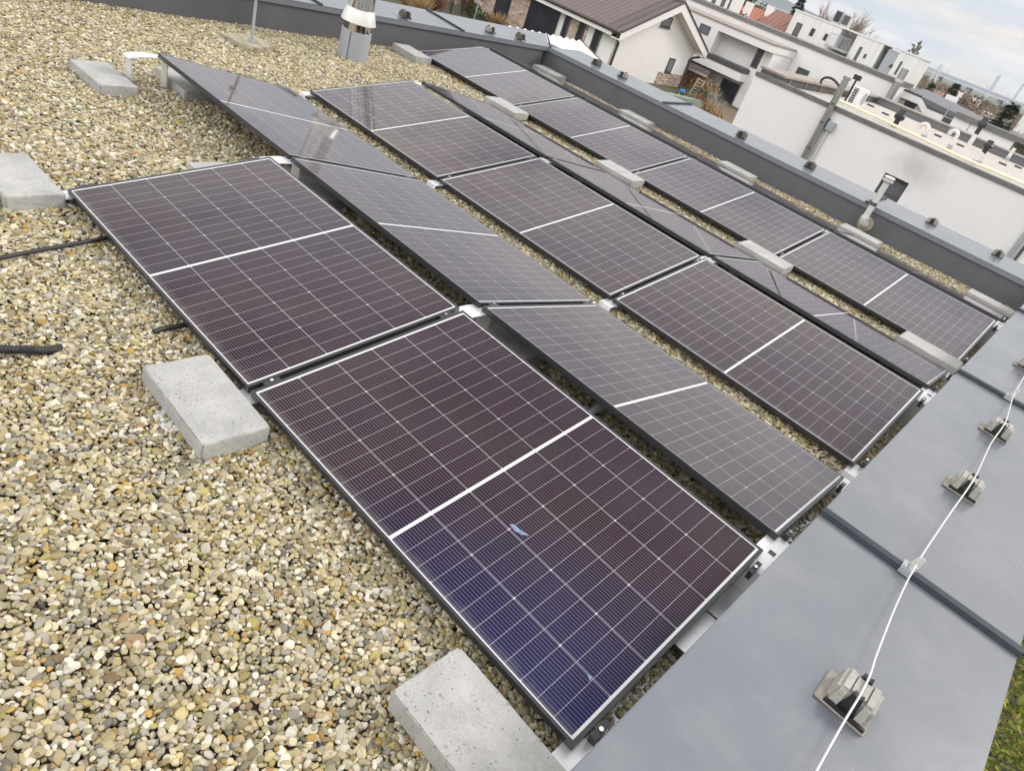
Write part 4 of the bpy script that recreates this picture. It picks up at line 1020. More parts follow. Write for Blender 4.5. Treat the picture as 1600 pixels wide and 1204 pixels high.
t = thing('downpipe', (fx(1206, 90, D2b), Yb + 0.5, GND), 'dark downpipe with rain head on the white porch house', 'downpipe')
xd = fx(1211, 77, D2 - 0.2)
MB().tube([(xd, Y2 - 0.15, -3.2), (xd, Y2 - 0.15, fz(1208, 80, D2))], 0.07, 8).build('pipe', M['dark_trim'], t)
MB().box(xd - 0.16, xd + 0.16, Y2 - 0.30, Y2 - 0.02, fz(1208, 80, D2), fz(1211, 74, D2)).build('rain_head', M['dark_trim'], t)

# ---------------------------------------------------------------- N3: white standing-seam house, two storeys
D3 = 72.0; Y3 = YD(D3)
n3 = thing('seamed_facade_house', (-20, Y3 + 4, GND), 'white two-storey house with vertical seams and grey recesses on the skyline', 'house')
X = lambda xr: 0.2022 + xr * D3
zt3 = 1.8339 + 0.0055 * D3
segs = [(-0.432, -0.365, 'w'), (-0.365, -0.344, 'r'), (-0.344, -0.309, 'w'), (-0.309, -0.302, 'r'), (-0.302, -0.288, 'g'), (-0.288, -0.260, 'w')]
for a, b, k in segs:
    if k == 'w': MB().box(X(a), X(b), Y3, Y3 + 2.6, GND, zt3).build('seamed_wall', M['seam_white'], n3)
    elif k == 'g': MB().box(X(a) + 0.003, X(b) - 0.003, Y3 + 0.12, Y3 + 2.6, GND, zt3 - 0.15).build('grey_panel', M['galv'], n3)
    else: MB().box(X(a) + 0.003, X(b) - 0.003, Y3 + 1.6, Y3 + 2.6, GND, zt3 - 0.25).build('recess_wall', M['render_grey'], n3)
MB().box(X(-0.433), X(-0.259), Y3 - 0.06, Y3 + 2.65, zt3 + 0.003, zt3 + 0.13).build('roof_edge', M['white_paint'], n3)
def n3win(tl, tr, bl, glass, name='window'):
    a = rect(tl, tr, bl, D3); window(n3, a[0], a[1], a[2], a[3], Y3, glass, 0.07, name=name)
n3win((1246, 35), (1255, 38), (1236, 54), M['blind'])
n3win((1269, 44), (1275, 46), (1265, 56), M['glass_dark'])
n3win((1290, 52.5), (1295, 54), (1286, 63), M['glass_dark'])
n3win((1344, 73), (1348.5, 74.5), (1334, 94), M['blind'])
n3win((1351.5, 84), (1355, 85.5), (1348, 90.5), M['glass_grey'])
n3win((1391.5, 100), (1396, 101.5), (1388, 105), M['glass_dark'])
n3win((1408, 96), (1411, 97), (1396, 116), M['blind'])
a = rect((1300, 57), (1305, 59), (1297, 68), D3 + 1.6); window(n3, a[0], a[1], a[2], a[3], Y3 + 1.6, M['glass_dark'], 0.07)
bz = fz(1290, 68, D3)
MB().box(X(-0.372), X(-0.345), Y3 - 0.9, Y3 + 1.55, bz - 0.16, bz).build('balcony', M['render_grey'], n3)
rl = MB()
for k in range(9):
    xx = X(-0.372) + (X(-0.345) - X(-0.372)) * k / 8; rl.box(xx - 0.015, xx + 0.015, Y3 - 0.88, Y3 - 0.85, bz + 0.001, bz + 0.9)
rl.box(X(-0.372), X(-0.345), Y3 - 0.89, Y3 - 0.84, bz + 0.9, bz + 0.95).build('balcony_rail', M['galv'], n3)
for (px, py, wd, hh, mt, lab) in ((1307, 31, 0.75, 1.0, 'glass_dark', 'dark boxy unit on the seamed house roof, left of two'), (1320, 36, 0.75, 0.9, 'dark_trim', 'dark boxy unit on the seamed house roof, right of two')):
    q = pix(px, py, D3 + 2)
    t = thing('rooftop_unit', (q.x, q.y, zt3 + 0.13), lab, 'rooftop unit', 'units on the seamed house roof')
    MB().box(q.x - wd / 2, q.x + wd / 2, q.y, q.y + 0.8, zt3 + 0.135, zt3 + 0.2 + hh).build('casing', M['render_grey'], t)
    MB().box(q.x - wd / 2 + 0.08, q.x + wd / 2 - 0.08, q.y - 0.03, q.y - 0.003, zt3 + 0.3, zt3 + 0.15 + hh).build('front_panel', M[mt], t)

# ---------------------------------------------------------------- N4: block with tall window slits, cut by the top edge
D4 = 62.0; Y4 = YD(D4)
n4 = thing('slit_window_block', (-26, Y4 + 4, GND), 'white block with a row of tall dark window slits at the top edge', 'building')
xr4 = fx(1145, 10, D4)
MB().box(xr4 - 11, xr4, Y4, Y4 + 1.6, GND, 4.6).build('wall', M['render_white'], n4)
for i, (tx, bx, by) in enumerate(((1073, 1070, 2), (1088, 1083, 7), (1103, 1096, 12), (1118, 1110, 16), (1133, 1124, 20), (1143, 1135, 22))):
    a = pix(bx - 3, by, D4); w_ = 0.20 if i < 5 else 0.10
    window(n4, a.x - w_ * 0.2, a.x + w_ * 1.6, a.z, 3.9, Y4, M['blind'], 0.04)
a = rect((1073, 11), (1095, 19), (1085, 44), D4); MB().box(a[0], a[1], Y4 - 0.06, Y4 - 0.003, a[2], a[3]).build('garage_door', M['blind'], n4)
MB().box(xr4 - 11, xr4 + 0.05, Y4 - 0.05, Y4 + 1.65, 4.603, 4.75).build('coping', M['coping_grey'], n4)

# ---------------------------------------------------------------- gable house
DG = 35.0
XG = -23.5; yA = YD(35.0); yB = YD(43.6); yM = (yA + yB) / 2
ze = -1.47; za = 0.50; XL = -38.0
gh = thing('gable_house', (-28, yM, GND), 'cream gable house with brown tiled roof and stone-clad corners', 'house')
MB().prism([(XG, yA, GND), (XG, yB, GND), (XG, yB, ze), (XG, yM, za - 0.30), (XG, yA, ze)], (XL - XG, 0, 0)).build('wall', M['render_cream'], gh)
ov = 0.55
slope = (za - ze) / (yM - yA)
def roofside(sgn):
    ye = yA - ov if sgn < 0 else yB + ov
    zeo = ze - ov * slope + 0.10
    p = [(XG + ov, ye, zeo), (XG + ov, yM, za), (XG + ov, yM, za - 0.16), (XG + ov, ye, zeo - 0.16)]
    return MB().prism(p, (XL - XG - 2 * ov, 0, 0))
rf = roofside(-1).build('roof', M['tile_brown'], gh)
roofside(1).build('roof', M['tile_brown'], gh)
MB().tube([(XG + ov + 0.02, yM, za + 0.03), (XL - ov, yM, za + 0.03)], 0.11, 8).build('ridge_tiles', M['tile_brown'], rf)
for k in range(2):
    xx = XG + ov - 0.5 - k * 0.42
    MB().prism([(xx, yA - ov + 0.1, ze - (ov - 0.1) * slope + 0.125), (xx, yM - 0.2, za - 0.2 * slope + 0.025), (xx, yM - 0.2, za - 0.2 * slope + 0.085), (xx, yA - ov + 0.1, ze - (ov - 0.1) * slope + 0.185)], (-0.035, 0, 0)).build('snow_guard', M['roof_grey'], rf)
for sgn in (-1, 1):                                   # white barge boards under a dark verge
    ye = yA - ov if sgn < 0 else yB + ov; zeo = ze - ov * slope + 0.10
    MB().prism([(XG + ov + 0.003, ye, zeo - 0.02), (XG + ov + 0.003, yM, za - 0.02), (XG + ov + 0.003, yM, za - 0.45), (XG + ov + 0.003, ye, zeo - 0.40)], (0.05, 0, 0)).build('barge_board', M['render_cream'], gh)
    MB().prism([(XG + ov - 0.05, ye, zeo - 0.02), (XG + ov - 0.05, yM, za + 0.0), (XG + ov - 0.05, yM, za + 0.09), (XG + ov - 0.05, ye, zeo + 0.07)], (0.14, 0, 0)).build('verge', M['brown_trim'], gh)
    MB().prism([(XG + 0.004, ye, zeo - 0.40), (XG + 0.004, yM, za - 0.47), (XG + 0.004, yM, za - 0.17), (XG + 0.004, ye, zeo - 0.17)], (ov - 0.004, 0, 0)).build('soffit', M['render_cream'], gh)
    MB().tube([(XG + ov, ye - 0.06 * -sgn, zeo - 0.05), (XL - ov, ye - 0.06 * -sgn, zeo - 0.05)], 0.085, 8).build('gutter', M['brown_trim'], gh)
    MB().box(XL, XG + ov, min(ye, ye - sgn * ov), max(ye, ye - sgn * ov), zeo - 0.34, zeo - 0.17).build('eave_board', M['render_cream'], gh)
    yw = yA if sgn < 0 else yB
    MB().tube(smoothpath([Vector((XG + ov - 0.1, ye, zeo - 0.1)), Vector((XG + ov * 0.6, ye - sgn * 0.1, zeo - 0.35)), Vector((XG + 0.09, yw - sgn * 0.22, zeo - 0.62)), Vector((XG + 0.09, yw - sgn * 0.22, zeo - 1.1)), Vector((XG + 0.09, yw - sgn * 0.22, GND))], 4), 0.07, 8).build('downpipe', M['brown_trim'], gh)
def gwin(tl, tr, b, D_x=None):
    """window on the gable wall (plane x = XG)"""
    def on(px, py):
        v = ray(px, py); return CAM + v * ((XG - CAM.x) / v.x)
    a, c, d = on(*tl), on(*tr), on(*b)
    y0_, y1_ = min(a.y, c.y), max(a.y, c.y); z1_, z0_ = (a.z + c.z) / 2, d.z
    f = MB().box(XG - 0.01, XG + 0.03, y0_, y1_, z0_, z0_ + 0.08).box(XG - 0.01, XG + 0.03, y0_, y1_, z1_ - 0.08, z1_).box(XG - 0.01, XG + 0.03, y0_, y0_ + 0.08, z0_ + 0.08, z1_ - 0.08).box(XG - 0.01, XG + 0.03, y1_ - 0.08, y1_, z0_ + 0.08, z1_ - 0.08).build('window', M['brown_trim'], gh)
    MB().box(XG - 0.005, XG + 0.02, y0_ + 0.05, y1_ - 0.05, z0_ + 0.05, z1_ - 0.05).build('pane', M['glass_grey'], f)
    MB().box(XG + 0.031, XG + 0.09, y0_ - 0.05, y1_ + 0.05, z0_ - 0.05, z0_).build('sill', M['brown_trim'], f)
    return y0_, y1_, z0_, z1_
gwin((1038, 24), (1052, 29), (1033, 41))
yy0, yy1, _, zz = gwin((1047, 90), (1056, 93), (1039, 113))
MB().box(XG + 0.003, XG + 0.06, yy0 - 0.6, yB + 0.0, GND, _ - 0.02).build('stone_cladding', M['stone'], gh)
MB().prism([(XL, yA - 0.06, GND), (fx(879, 15, DG), yA - 0.06, GND), (fx(879, 15, DG), yA - 0.06, ze - 0.32), (XL, yA - 0.06, ze - 0.32)], (0, 0.05, 0)).build('stone_cladding', M['stone'], gh)
def swin(x0_, x1_, z0_, z1_): window(gh, x0_, x1_, z0_, z1_, yA - 0.07, M['glass_dark'], 0.07, M['dark_trim'])
def swx(tl, tr, b):
    a = rect(tl, tr, b, DG); return a
a = swx((832, 0), (879.5, 14), (820.5, 44)); MB().box(a[0], a[1], yA - 0.10, yA - 0.065, GND, a[3]).build('garage_door', M['glass_dark'], gh)
a = swx((777, 0), (801, 0), (774, 28)); MB().box(a[0], a[1], yA - 0.10, yA - 0.065, GND, ze - 0.3).build('front_door', M['glass_dark'], gh)
a = swx((888, 18.5), (896, 23), (880, 58)); swin(a[0], a[1], a[2] - 0.2, a[3])
a = swx((896.5, 24), (908.5, 30), (890, 62)); MB().box(a[0], a[1], yA - 0.06, yA - 0.012, GND, a[3]).build('stone_cladding', M['stone'], gh)
a = swx((909.5, 31), (918.5, 36), (901, 66)); swin(a[0], a[1], a[2] - 0.2, a[3])
a = swx((919, 36.5), (922, 38), (910, 68)); MB().box(a[0], a[1], yA - 0.06, yA - 0.012, GND, a[3]).build('stone_cladding', M['stone'], gh)
a = swx((932.5, 44.5), (943, 49.5), (924, 73)); swin(a[0], a[1], a[2] - 0.3, a[3])
# white garden wall left of the house
t = MB().box(XL - 7, XL - 0.2, yA + 0.4, yA + 0.7, GND, -0.6).build('garden_wall', M['render_white'])
tag(t, 'white garden wall behind the small ornament left of the stone-clad house', 'wall')

# ---------------------------------------------------------------- low shed with white corrugated roof
xr_, xe_ = -18.6, -16.0; ys0, ys1 = 19.7, YD(25.4)
sh = thing('corrugated_shed', (-17.4, 19, GND), 'low shed with bright white corrugated roof and rust-red end flashing', 'shed')
zr_, ze_ = -1.62, -2.35
rc = MB(); npr = int((ys1 - ys0) / 0.06)
top = []
for i in range(npr + 1):
    y = ys0 + (ys1 - ys0) * i / npr; hh = 0.045 * math.sin(2 * math.pi * (y - ys0) / 0.42)
    rc.v += [(xr_, y, zr_ + hh), (xe_, y, ze_ + hh), (xr_, y, zr_ + hh - 0.02), (xe_, y, ze_ + hh - 0.02)]
for i in range(npr):
    k = 4 * i; rc.f += [(k, k + 4, k + 5, k + 1), (k + 2, k + 3, k + 7, k + 6), (k, k + 2, k + 6, k + 4), (k + 1, k + 5, k + 7, k + 3)]
rc.build('roof', M['sheet_white'], sh)
MB().prism([(xr_, ys1 + 0.01, zr_ + 0.06), (xe_, ys1 + 0.01, ze_ + 0.06), (xe_, ys1 + 0.01, ze_ - 0.16), (xr_, ys1 + 0.01, zr_ - 0.16)], (0, 0.05, 0)).build('end_flashing', M['brick_red'], sh)
MB().prism([(xr_ + 0.1, ys0 + 0.2, GND), (xe_ - 0.2, ys0 + 0.2, GND), (xe_ - 0.2, ys0 + 0.2, ze_ - 0.02), (xr_ + 0.1, ys0 + 0.2, zr_ - 0.10)], (0, ys1 - ys0 - 0.4, 0)).build('wall', M['render_cream'], sh)

# ---------------------------------------------------------------- vegetation helpers
def leaf_cloud(mb, c, rad, n, size, rnd, shell=0.45, up=0.3):
    for i in range(n):
        while True:
            u = Vector((rnd.uniform(-1, 1), rnd.uniform(-1, 1), rnd.uniform(-1, 1)))
            if u.length < 1: break
        u = u.normalized() * (shell + (1 - shell) * rnd.random() ** 0.6) * (0.8 + 0.35 * rnd.random())
        p = Vector(c) + Vector((u.x * rad[0], u.y * rad[1], u.z * rad[2]))
        d = (u + Vector((rnd.uniform(-1, 1), rnd.uniform(-1, 1), rnd.uniform(-1, 1) + up))).normalized()
        sd_ = d.cross(Vector((rnd.uniform(-1, 1), rnd.uniform(-1, 1), rnd.uniform(-1, 1)))).normalized()
        s_ = size * rnd.uniform(0.6, 1.4); mb.leaf(p, d, sd_, s_, s_ * 0.36)
def branches(mb, p, d, l, r, depth, rnd, tips=None, spread=0.5, n=3):
    q = p + d * l; mid = p + d * l * 0.5 + Vector((rnd.uniform(-1, 1), rnd.uniform(-1, 1), 0)) * l * 0.06
    mb.tube([p, mid, q], [r, r * 0.8, r * 0.6], 5, False)
    if depth == 0:
        if tips is not None: tips.append(q)
        return
    for i in range(n):
        nd = (d + Vector((rnd.uniform(-1, 1), rnd.uniform(-1, 1), rnd.uniform(-0.5, 0.8))) * spread).normalized()
        s_ = rnd.uniform(0.45, 1.0); branches(mb, p + d * l * s_, nd, l * rnd.uniform(0.55, 0.8), r * 0.55, depth - 1, rnd, tips, spread, n)
def broad_tree(name, loc, h, w_, mat, label, seed, n=700, size=0.3, grp=None, trunk=True, cat='tree'):
    rnd = random.Random(seed); loc = Vector(loc)
    t = thing(name, loc, label, cat, grp); tips = []
    b = MB(); branches(b, loc, Vector((0, 0, 1)), h * 0.42, w_ * 0.06, 2, rnd, tips, 0.7, 4); b.build('trunk', M['bark'], t)
    c = MB()
    for k in range(7):
        a = rnd.uniform(0, 6.28); rr = rnd.uniform(0, 0.5) * w_
        cc = loc + Vector((math.cos(a) * rr, math.sin(a) * rr, h * rnd.uniform(0.45, 0.82)))
        leaf_cloud(c, cc, (w_ * 0.42, w_ * 0.42, h * 0.22), n // 7, size, rnd)
    c.build('crown', mat, t); return t
def conifer(loc, h, w_, label, seed, n=900, mat='leaf_dark', gap=0.3):
    rnd = random.Random(seed); loc = Vector(loc); t = thing('conifer_tree', loc, label, 'tree')
    MB().tube([loc, loc + Vector((0, 0, h * 0.97))], [w_ * 0.07, 0.02], 6).build('trunk', M['bark'], t)
    c = MB(); tiers = max(10, int(h * 2.4))
    for i in range(int(n * 2.2)):
        k = rnd.randrange(tiers); u = min(0.995, (k + 0.95 * rnd.random()) / tiers) if rnd.random() < 0.55 else (k + 0.35 + 0.25 * rnd.random()) / tiers
        rr = w_ * (1 - u) ** 0.9 * (0.85 + 0.2 * math.sin(k * 2.4 + seed)); a = rnd.uniform(0, 6.28)
        lobes = 0.78 + 0.22 * math.sin(a * 5 + k)
        f_ = rnd.random() ** 0.6 * lobes
        p = loc + Vector((math.cos(a) * rr * f_, math.sin(a) * rr * f_, h * (0.06 + 0.92 * u) - rr * f_ * 0.25))
        d = Vector((math.cos(a), math.sin(a), rnd.uniform(-0.5, 0.15))).normalized()
        s_ = h * 0.052 * rnd.uniform(0.6, 1.3); mb_side = d.cross(Vector((0, 0, 1))).normalized() * 1.0 + Vector((0, 0, rnd.uniform(-0.5, 0.5)))
        c.leaf(p, d, mb_side.normalized(), s_, s_ * 0.26)
    c.build('crown', M[mat], t); return t
def shrub(loc, h, w_, mat, label, seed, n=260, size=0.14, grp=None, name='garden_shrub', upright=0.6):
    rnd = random.Random(seed); loc = Vector(loc); t = thing(name, loc, label, 'shrub', grp)
    st = MB()
    for k in range(6):
        a = rnd.uniform(0, 6.28); st.tube([loc, loc + Vector((math.cos(a) * w_ * 0.3, math.sin(a) * w_ * 0.3, h * 0.7))], [0.02 + 0.01 * h, 0.006], 5, False)
    st.build('stems', M['bark'], t)
    c = MB()
    for k in range(5):
        a = rnd.uniform(0, 6.28)
        leaf_cloud(c, loc + Vector((math.cos(a) * w_ * 0.25, math.sin(a) * w_ * 0.25, h * rnd.uniform(0.45, 0.68))), (w_ * 0.38, w_ * 0.38, h * 0.34), n // 5, size, rnd, 0.3, upright)
    c.build('foliage', M[mat], t); return t
def grass_tuft(loc, h, w_, mat, label, seed, n=140, grp=None):
    rnd = random.Random(seed); loc = Vector(loc); t = MB()
    for i in range(n):
        a = rnd.uniform(0, 6.28); tilt = rnd.random() ** 0.7
        d = Vector((math.cos(a) * tilt * w_, math.sin(a) * tilt * w_, h * (1 - 0.35 * tilt) * rnd.uniform(0.7, 1.1)))
        p = loc + Vector((rnd.uniform(-1, 1), rnd.uniform(-1, 1), 0)) * w_ * 0.15
        t.leaf(p, d.normalized(), d.cross(Vector((rnd.uniform(-1, 1), rnd.uniform(-1, 1), 0.2))).normalized(), d.length, 0.02 + 0.01 * h)
    o = t.build('ornamental_grass', M[mat]); return tag(o, label, 'grass', grp)
def bare_tree(loc, h, label, seed, mat='twig', n=4, name='bare_tree', r=0.16):
    rnd = random.Random(seed); loc = Vector(loc); t = thing(name, loc, label, 'tree')
    MB().tube([loc, loc + Vector((0, 0, h * 0.36))], [r, r * 0.8], 7).build('trunk', M['bark'], t)
    b = MB()
    for k in range(n + 2):
        a = 6.28 * k / (n + 2) + rnd.random()
        branches(b, loc + Vector((0, 0, h * rnd.uniform(0.2, 0.35))), Vector((math.cos(a) * 0.35, math.sin(a) * 0.35, 1)).normalized(), h * 0.30, r * 0.42, 3, rnd, None, 0.38, n)
    b.build('crown', M[mat], t); return t

# ---------------------------------------------------------------- plants on far ground
def gpos(px, py, D): p = pix(px, py, D); return (p.x, p.y, GND)
# upper left garden strip beyond the left parapet
grass_tuft(gpos(634, 12, 27), 1.7, 1.0, 'leaf_straw', 'straw-coloured grass tuft beyond the left coping, nearest the chimney', 1, 240, 'ornamental grasses by the garden wall')
grass_tuft(gpos(655, 20, 27), 1.2, 0.9, 'leaf_straw', 'low straw-coloured grass tuft left of the grey stone trough', 2, 200, 'ornamental grasses by the garden wall')
grass_tuft(gpos(677, 18, 29), 1.5, 1.0, 'leaf_rust', 'rusty grass tuft right of the grey stone trough', 3, 200, 'ornamental grasses by the garden wall')
grass_tuft(gpos(612, 6, 28), 1.4, 1.1, 'leaf_brown', 'brown grass tuft at the top edge right of the steel chimney', 5, 220, 'ornamental grasses by the garden wall')
grass_tuft(gpos(733, 16, 33), 1.9, 0.9, 'leaf_ochre', 'orange grass tuft beside the crimson bush', 6, 200, 'ornamental grasses by the garden wall')
grass_tuft(gpos(778, 32, 33), 1.0, 0.9, 'leaf_straw', 'rounded straw grass before the stone pillar', 4, 260, 'ornamental grasses by the garden wall')
shrub(gpos(705, 16, 31), 3.6, 1.9, 'leaf_red', 'crimson leafed bush rising past the top frame edge', 11, 520, 0.17)
shrub(gpos(722, 18, 32), 3.2, 1.6, 'leaf_rust', 'thin reddish-brown bush right of the crimson one', 12, 240, 0.13)
shrub(gpos(686, 12, 31), 2.6, 1.5, 'leaf_brown', 'bare brown shrub left of the crimson bush', 13, 170, 0.12)
for k, (px, py) in enumerate(((735, 26), (758, 31), (748, 29))):
    shrub(gpos(px, py, 32.5), 0.75, 0.9, 'leaf_green', ('low green bush at the foot of the white wall, left of three', 'low green bush at the foot of the white wall, right of three', 'low green bush at the foot of the white wall, between two others')[k], 20 + k, 160, 0.10, 'low green bushes by the white wall', 'low_bush')
q = pix(655, 8, 30); t = MB().box(q.x - 0.7, q.x + 0.7, q.y, q.y + 0.6, GND, -2.9).build('stone_trough', M['galv'], bevel=0.03); tag(t, 'grey stone trough among the straw grasses at the top edge', 'trough')
q = pix(640, -6, 34); t = MB().box(q.x - 5.5, q.x + 4.2, q.y, q.y + 0.4, GND, -1.4).build('gabion_wall', M['stone'], bevel=0.02); tag(t, 'rough stone garden wall behind the grasses at the top edge', 'wall')
q = pix(745, 14, 32.2); t = thing('garden_ornament', (q.x, q.y, GND), 'slender grey garden ornament before the white wall', 'ornament')
MB().tube([(q.x, q.y, GND), (q.x, q.y, GND + 2.6)], 0.05, 8).build('post', M['galv'], t)
for k in range(3): MB().box(q.x - 0.3 + 0.1 * k, q.x + 0.25 - 0.05 * k, q.y - 0.06, q.y + 0.06, GND + 0.9 + 0.6 * k, GND + 1.05 + 0.6 * k).build('arm', M['render_grey'], t)
# small potted-looking shrub on the far side of the coping
broad_tree('slender_tree', gpos(974, 112, 17.5), 2.55, 0.62, M['leaf_olive'], 'slender olive-leaved small tree against the cream gable wall', 31, 420, 0.13)
broad_tree('slender_tree', gpos(958, 100, 20), 1.75, 0.3, M['leaf_straw'], 'wispy pale sapling left of the olive-leaved small tree', 32, 70, 0.10)
# garden between the gable house and the white neighbour
DW = 45.0
q = pix(1104, 116, DW)
t = thing('wood_store', (q.x - 1.5, q.y, GND), 'open firewood store with brown sloping roof beside the gable house', 'wood store')
ztr = pix(1084, 100, DW).z; zbr = pix(1100, 117, DW).z
MB().prism([(q.x - 3.2, q.y, zbr), (q.x + 0.1, q.y, zbr), (q.x - 0.5, q.y + 1.8, ztr + 0.1), (q.x - 3.2, q.y + 1.8, ztr + 0.1)], (0, 0, 0.08)).build('roof', M['tile_brown'], t)
MB().box(q.x - 3.2, q.x + 0.12, q.y - 0.08, q.y - 0.003, zbr - 0.10, zbr + 0.05).build('gutter', M['storm'], t)
for xx in (q.x - 3.1, q.x - 0.1): MB().box(xx, xx + 0.12, q.y + 0.05, q.y + 0.17, GND, zbr - 0.002).build('post', M['bark'], t)
lg = MB(); rnd = random.Random(5)
for i in range(12):
    for k in range(15):
        r_ = rnd.uniform(0.065, 0.095); xx = q.x - 2.75 + k * 0.178 + rnd.uniform(-0.02, 0.02); zz_ = GND + 0.09 + i * 0.165
        if zz_ < zbr - 0.1: lg.tube([(xx, q.y + 0.2, zz_), (xx, q.y + 0.9, zz_)], r_, 6)
lp_ = lg.build('firewood', M['logs']); tag(lp_, 'stacked split firewood under the brown store roof', 'firewood')
a = pix(1088, 135, 41.0); zt_ = pix(1089, 122, 41.0).z
t = thing('garden_ladder', (a.x, a.y, GND), 'pale wooden ladder leaning before the firewood store', 'ladder')
for dx_ in (-0.22, 0.22): MB().obox((a.x + dx_, a.y + 0.12, (GND + zt_) / 2), (0.035, 0, 0), (0, 0.035, 0), Vector((0, 0.22, (zt_ - GND) / 2))).build('rail', M['wood'], t)
for k in range(7):
    f_ = (k + 0.5) / 7; MB().box(a.x - 0.184, a.x + 0.184, a.y - 0.10 + 0.44 * f_, a.y - 0.05 + 0.44 * f_, GND + (zt_ - GND) * f_, GND + (zt_ - GND) * f_ + 0.06).build('rung', M['wood'], t)
a = pix(1066, 143, 39.0); t = MB().lathe((a.x, a.y, GND), [(0.14, 0), (0.16, 0.3), (0.16, 0.55), (0.13, 0.6), (0.0, 0.61)], 14).build('water_barrel', M['blue'], smooth=True); tag(t, 'small bright blue barrel at the foot of the gable house corner', 'barrel')
def gshrub(px, py, D, w_, mat, label, seed, n, size):
    p = pix(px, py, D); h = max(0.5, p.z - GND); shrub((p.x, p.y, GND), h, w_, mat, label, seed, n, size)
gshrub(1112, 124, 42, 1.35, 'leaf_ochre', 'golden leafed shrub right of the ladder', 41, 420, 0.16)
gshrub(1083, 155, 37, 1.9, 'leaf_ochre', 'mustard coloured low shrub below the ladder', 42, 420, 0.13)
gshrub(1116, 163, 35, 1.5, 'leaf_ochre', 'orange low shrub next to the white neighbour corner', 43, 360, 0.13)
gshrub(1073, 148, 39, 1.2, 'leaf_green', 'yellow-green shrub left of the mustard shrub', 44, 300, 0.13)
gshrub(1101, 138, 41, 0.9, 'leaf_olive', 'grey-green twiggy shrub in the garden middle', 45, 260, 0.12)
gshrub(1101, 148, 38, 0.9, 'leaf_rust', 'russet low shrub between ladder and twiggy shrub', 46, 200, 0.12)
gshrub(1094, 166, 34, 1.5, 'leaf_olive', 'low grey-green mound behind the far coping', 47, 260, 0.12)
for k, (px, py, D) in enumerate(((1122, 128, 38), (1134, 140, 36))):
    p = pix(px, py, D); bare_tree((p.x, p.y, GND), p.z - GND, ('bare grey sapling before the garden door', 'bare grey sapling against the white neighbour corner')[k], 51 + k, 'wood', 3, 'bare_sapling', 0.035)
q = pix(1100, 160, 36); MB().box(q.x - 4, q.x + 5, q.y - 4, q.y + 9, GND + 0.016, GND + 0.03).build('garden_bed', M['leaf_brown'])['kind'] = 'structure'
q = pix(1072, 155, 26.0); ql = pix(1020, 140, 26.0)
t = MB().prism([(ql.x, q.y, ql.z - 0.02), (q.x, q.y, q.z + 0.02), (q.x + 0.3, q.y, GND), (ql.x, q.y, GND)], (0, 1.4, 0)).build('garden_box', simple('dull_green_sheet', (0.20, 0.25, 0.20), (0.16, 0.2, 0.16), 3, 0.7), bevel=0.05); tag(t, 'dull green garden box behind the far coping', 'garden box')

# ---------------------------------------------------------------- right background: grey-roofed house, pale wall panels
D5 = 52.0; Y5 = YD(D5)
g5 = thing('grey_roof_house', (-9, Y5 + 4, GND), 'white bungalow with dark grey low-pitched roof beyond the neighbour', 'house')
xa5 = fx(1403, 138, D5); xb5 = fx(1540, 190, D5) + 3.2
zeL = 1.8339 - 0.031 * D5; zeR = 1.8339 - 0.0385 * D5
ya5, yb5 = Y5, Y5 + 9.0; zrd = zeL + 0.10
xk = fx(1440, 153, D5)
MB().box(xa5 + 0.4, xk + 0.6, ya5 + 0.3, yb5 - 0.3, GND, zeL - 0.35).build('wall', M['render_white'], g5)
MB().box(xk + 0.605, xb5 - 0.4, ya5 + 0.5, yb5 - 0.3, GND, zeR - 0.35).build('wall', M['render_white'], g5)
MB().prism([(xa5, ya5, zeL), (xk, ya5, zeL), (xk + 0.6, ya5, zeR), (xb5, ya5, zeR), (xb5 - 2.5, ya5 + 4.5, zrd - 0.1), (xk - 1.0, ya5 + 4.5, zrd + 0.25)], (0, 0, 0.08)).build('roof', M['roof_grey'], g5)
MB().prism([(xa5, yb5, zeL), (xa5, ya5, zeL + 0.001), (xk - 1.0, ya5 + 4.5, zrd + 0.25), (xb5 - 2.5, ya5 + 4.5, zrd - 0.1), (xb5, yb5, zeR)], (0, 0, 0.05)).build('roof', M['roof_grey'], g5)
MB().prism([(xb5, ya5, zeR), (xb5, yb5, zeR), (xb5 - 2.5, ya5 + 4.5, zrd - 0.1)], (0, 0, 0.06)).build('roof', M['roof_grey'], g5)
MB().box(xa5, xk, ya5 - 0.04, ya5 - 0.003, zeL - 0.38, zeL + 0.0).build('eave_board', M['white_paint'], g5)
MB().prism([(xk + 0.003, ya5 - 0.04, zeL), (xk + 0.003, ya5 - 0.04, zeL - 0.38), (xk + 0.6, ya5 - 0.04, zeR - 0.38), (xk + 0.6, ya5 - 0.04, zeR)], (0, 0.037, 0)).box(xk + 0.603, xb5, ya5 - 0.04, ya5 - 0.003, zeR - 0.38, zeR).build('eave_board', M['white_paint'], g5)
MB().box(xa5, xk, ya5 - 0.06, ya5 - 0.041, zeL + 0.003, zeL + 0.12).box(xk + 0.6, xb5, ya5 - 0.06, ya5 - 0.041, zeR + 0.003, zeR + 0.12).build('gutter', M['dark_trim'], g5)
a = rect((1397, 153), (1407, 157), (1395, 160), D5); window(g5, a[0], a[1], a[2], a[3], ya5 + 0.3, M['glass_dark'])
a = rect((1417, 152), (1434, 158), (1412, 166), D5); MB().box(a[0], a[1], ya5 + 0.24, ya5 + 0.297, GND, zeL - 0.4).build('patio_door', M['glass_dark'], g5)
MB().box(a[0] - 0.9, a[0] - 0.01, ya5 + 0.22, ya5 + 0.298, GND, zeL - 0.45).build('shade_panel', M['render_grey'], g5)
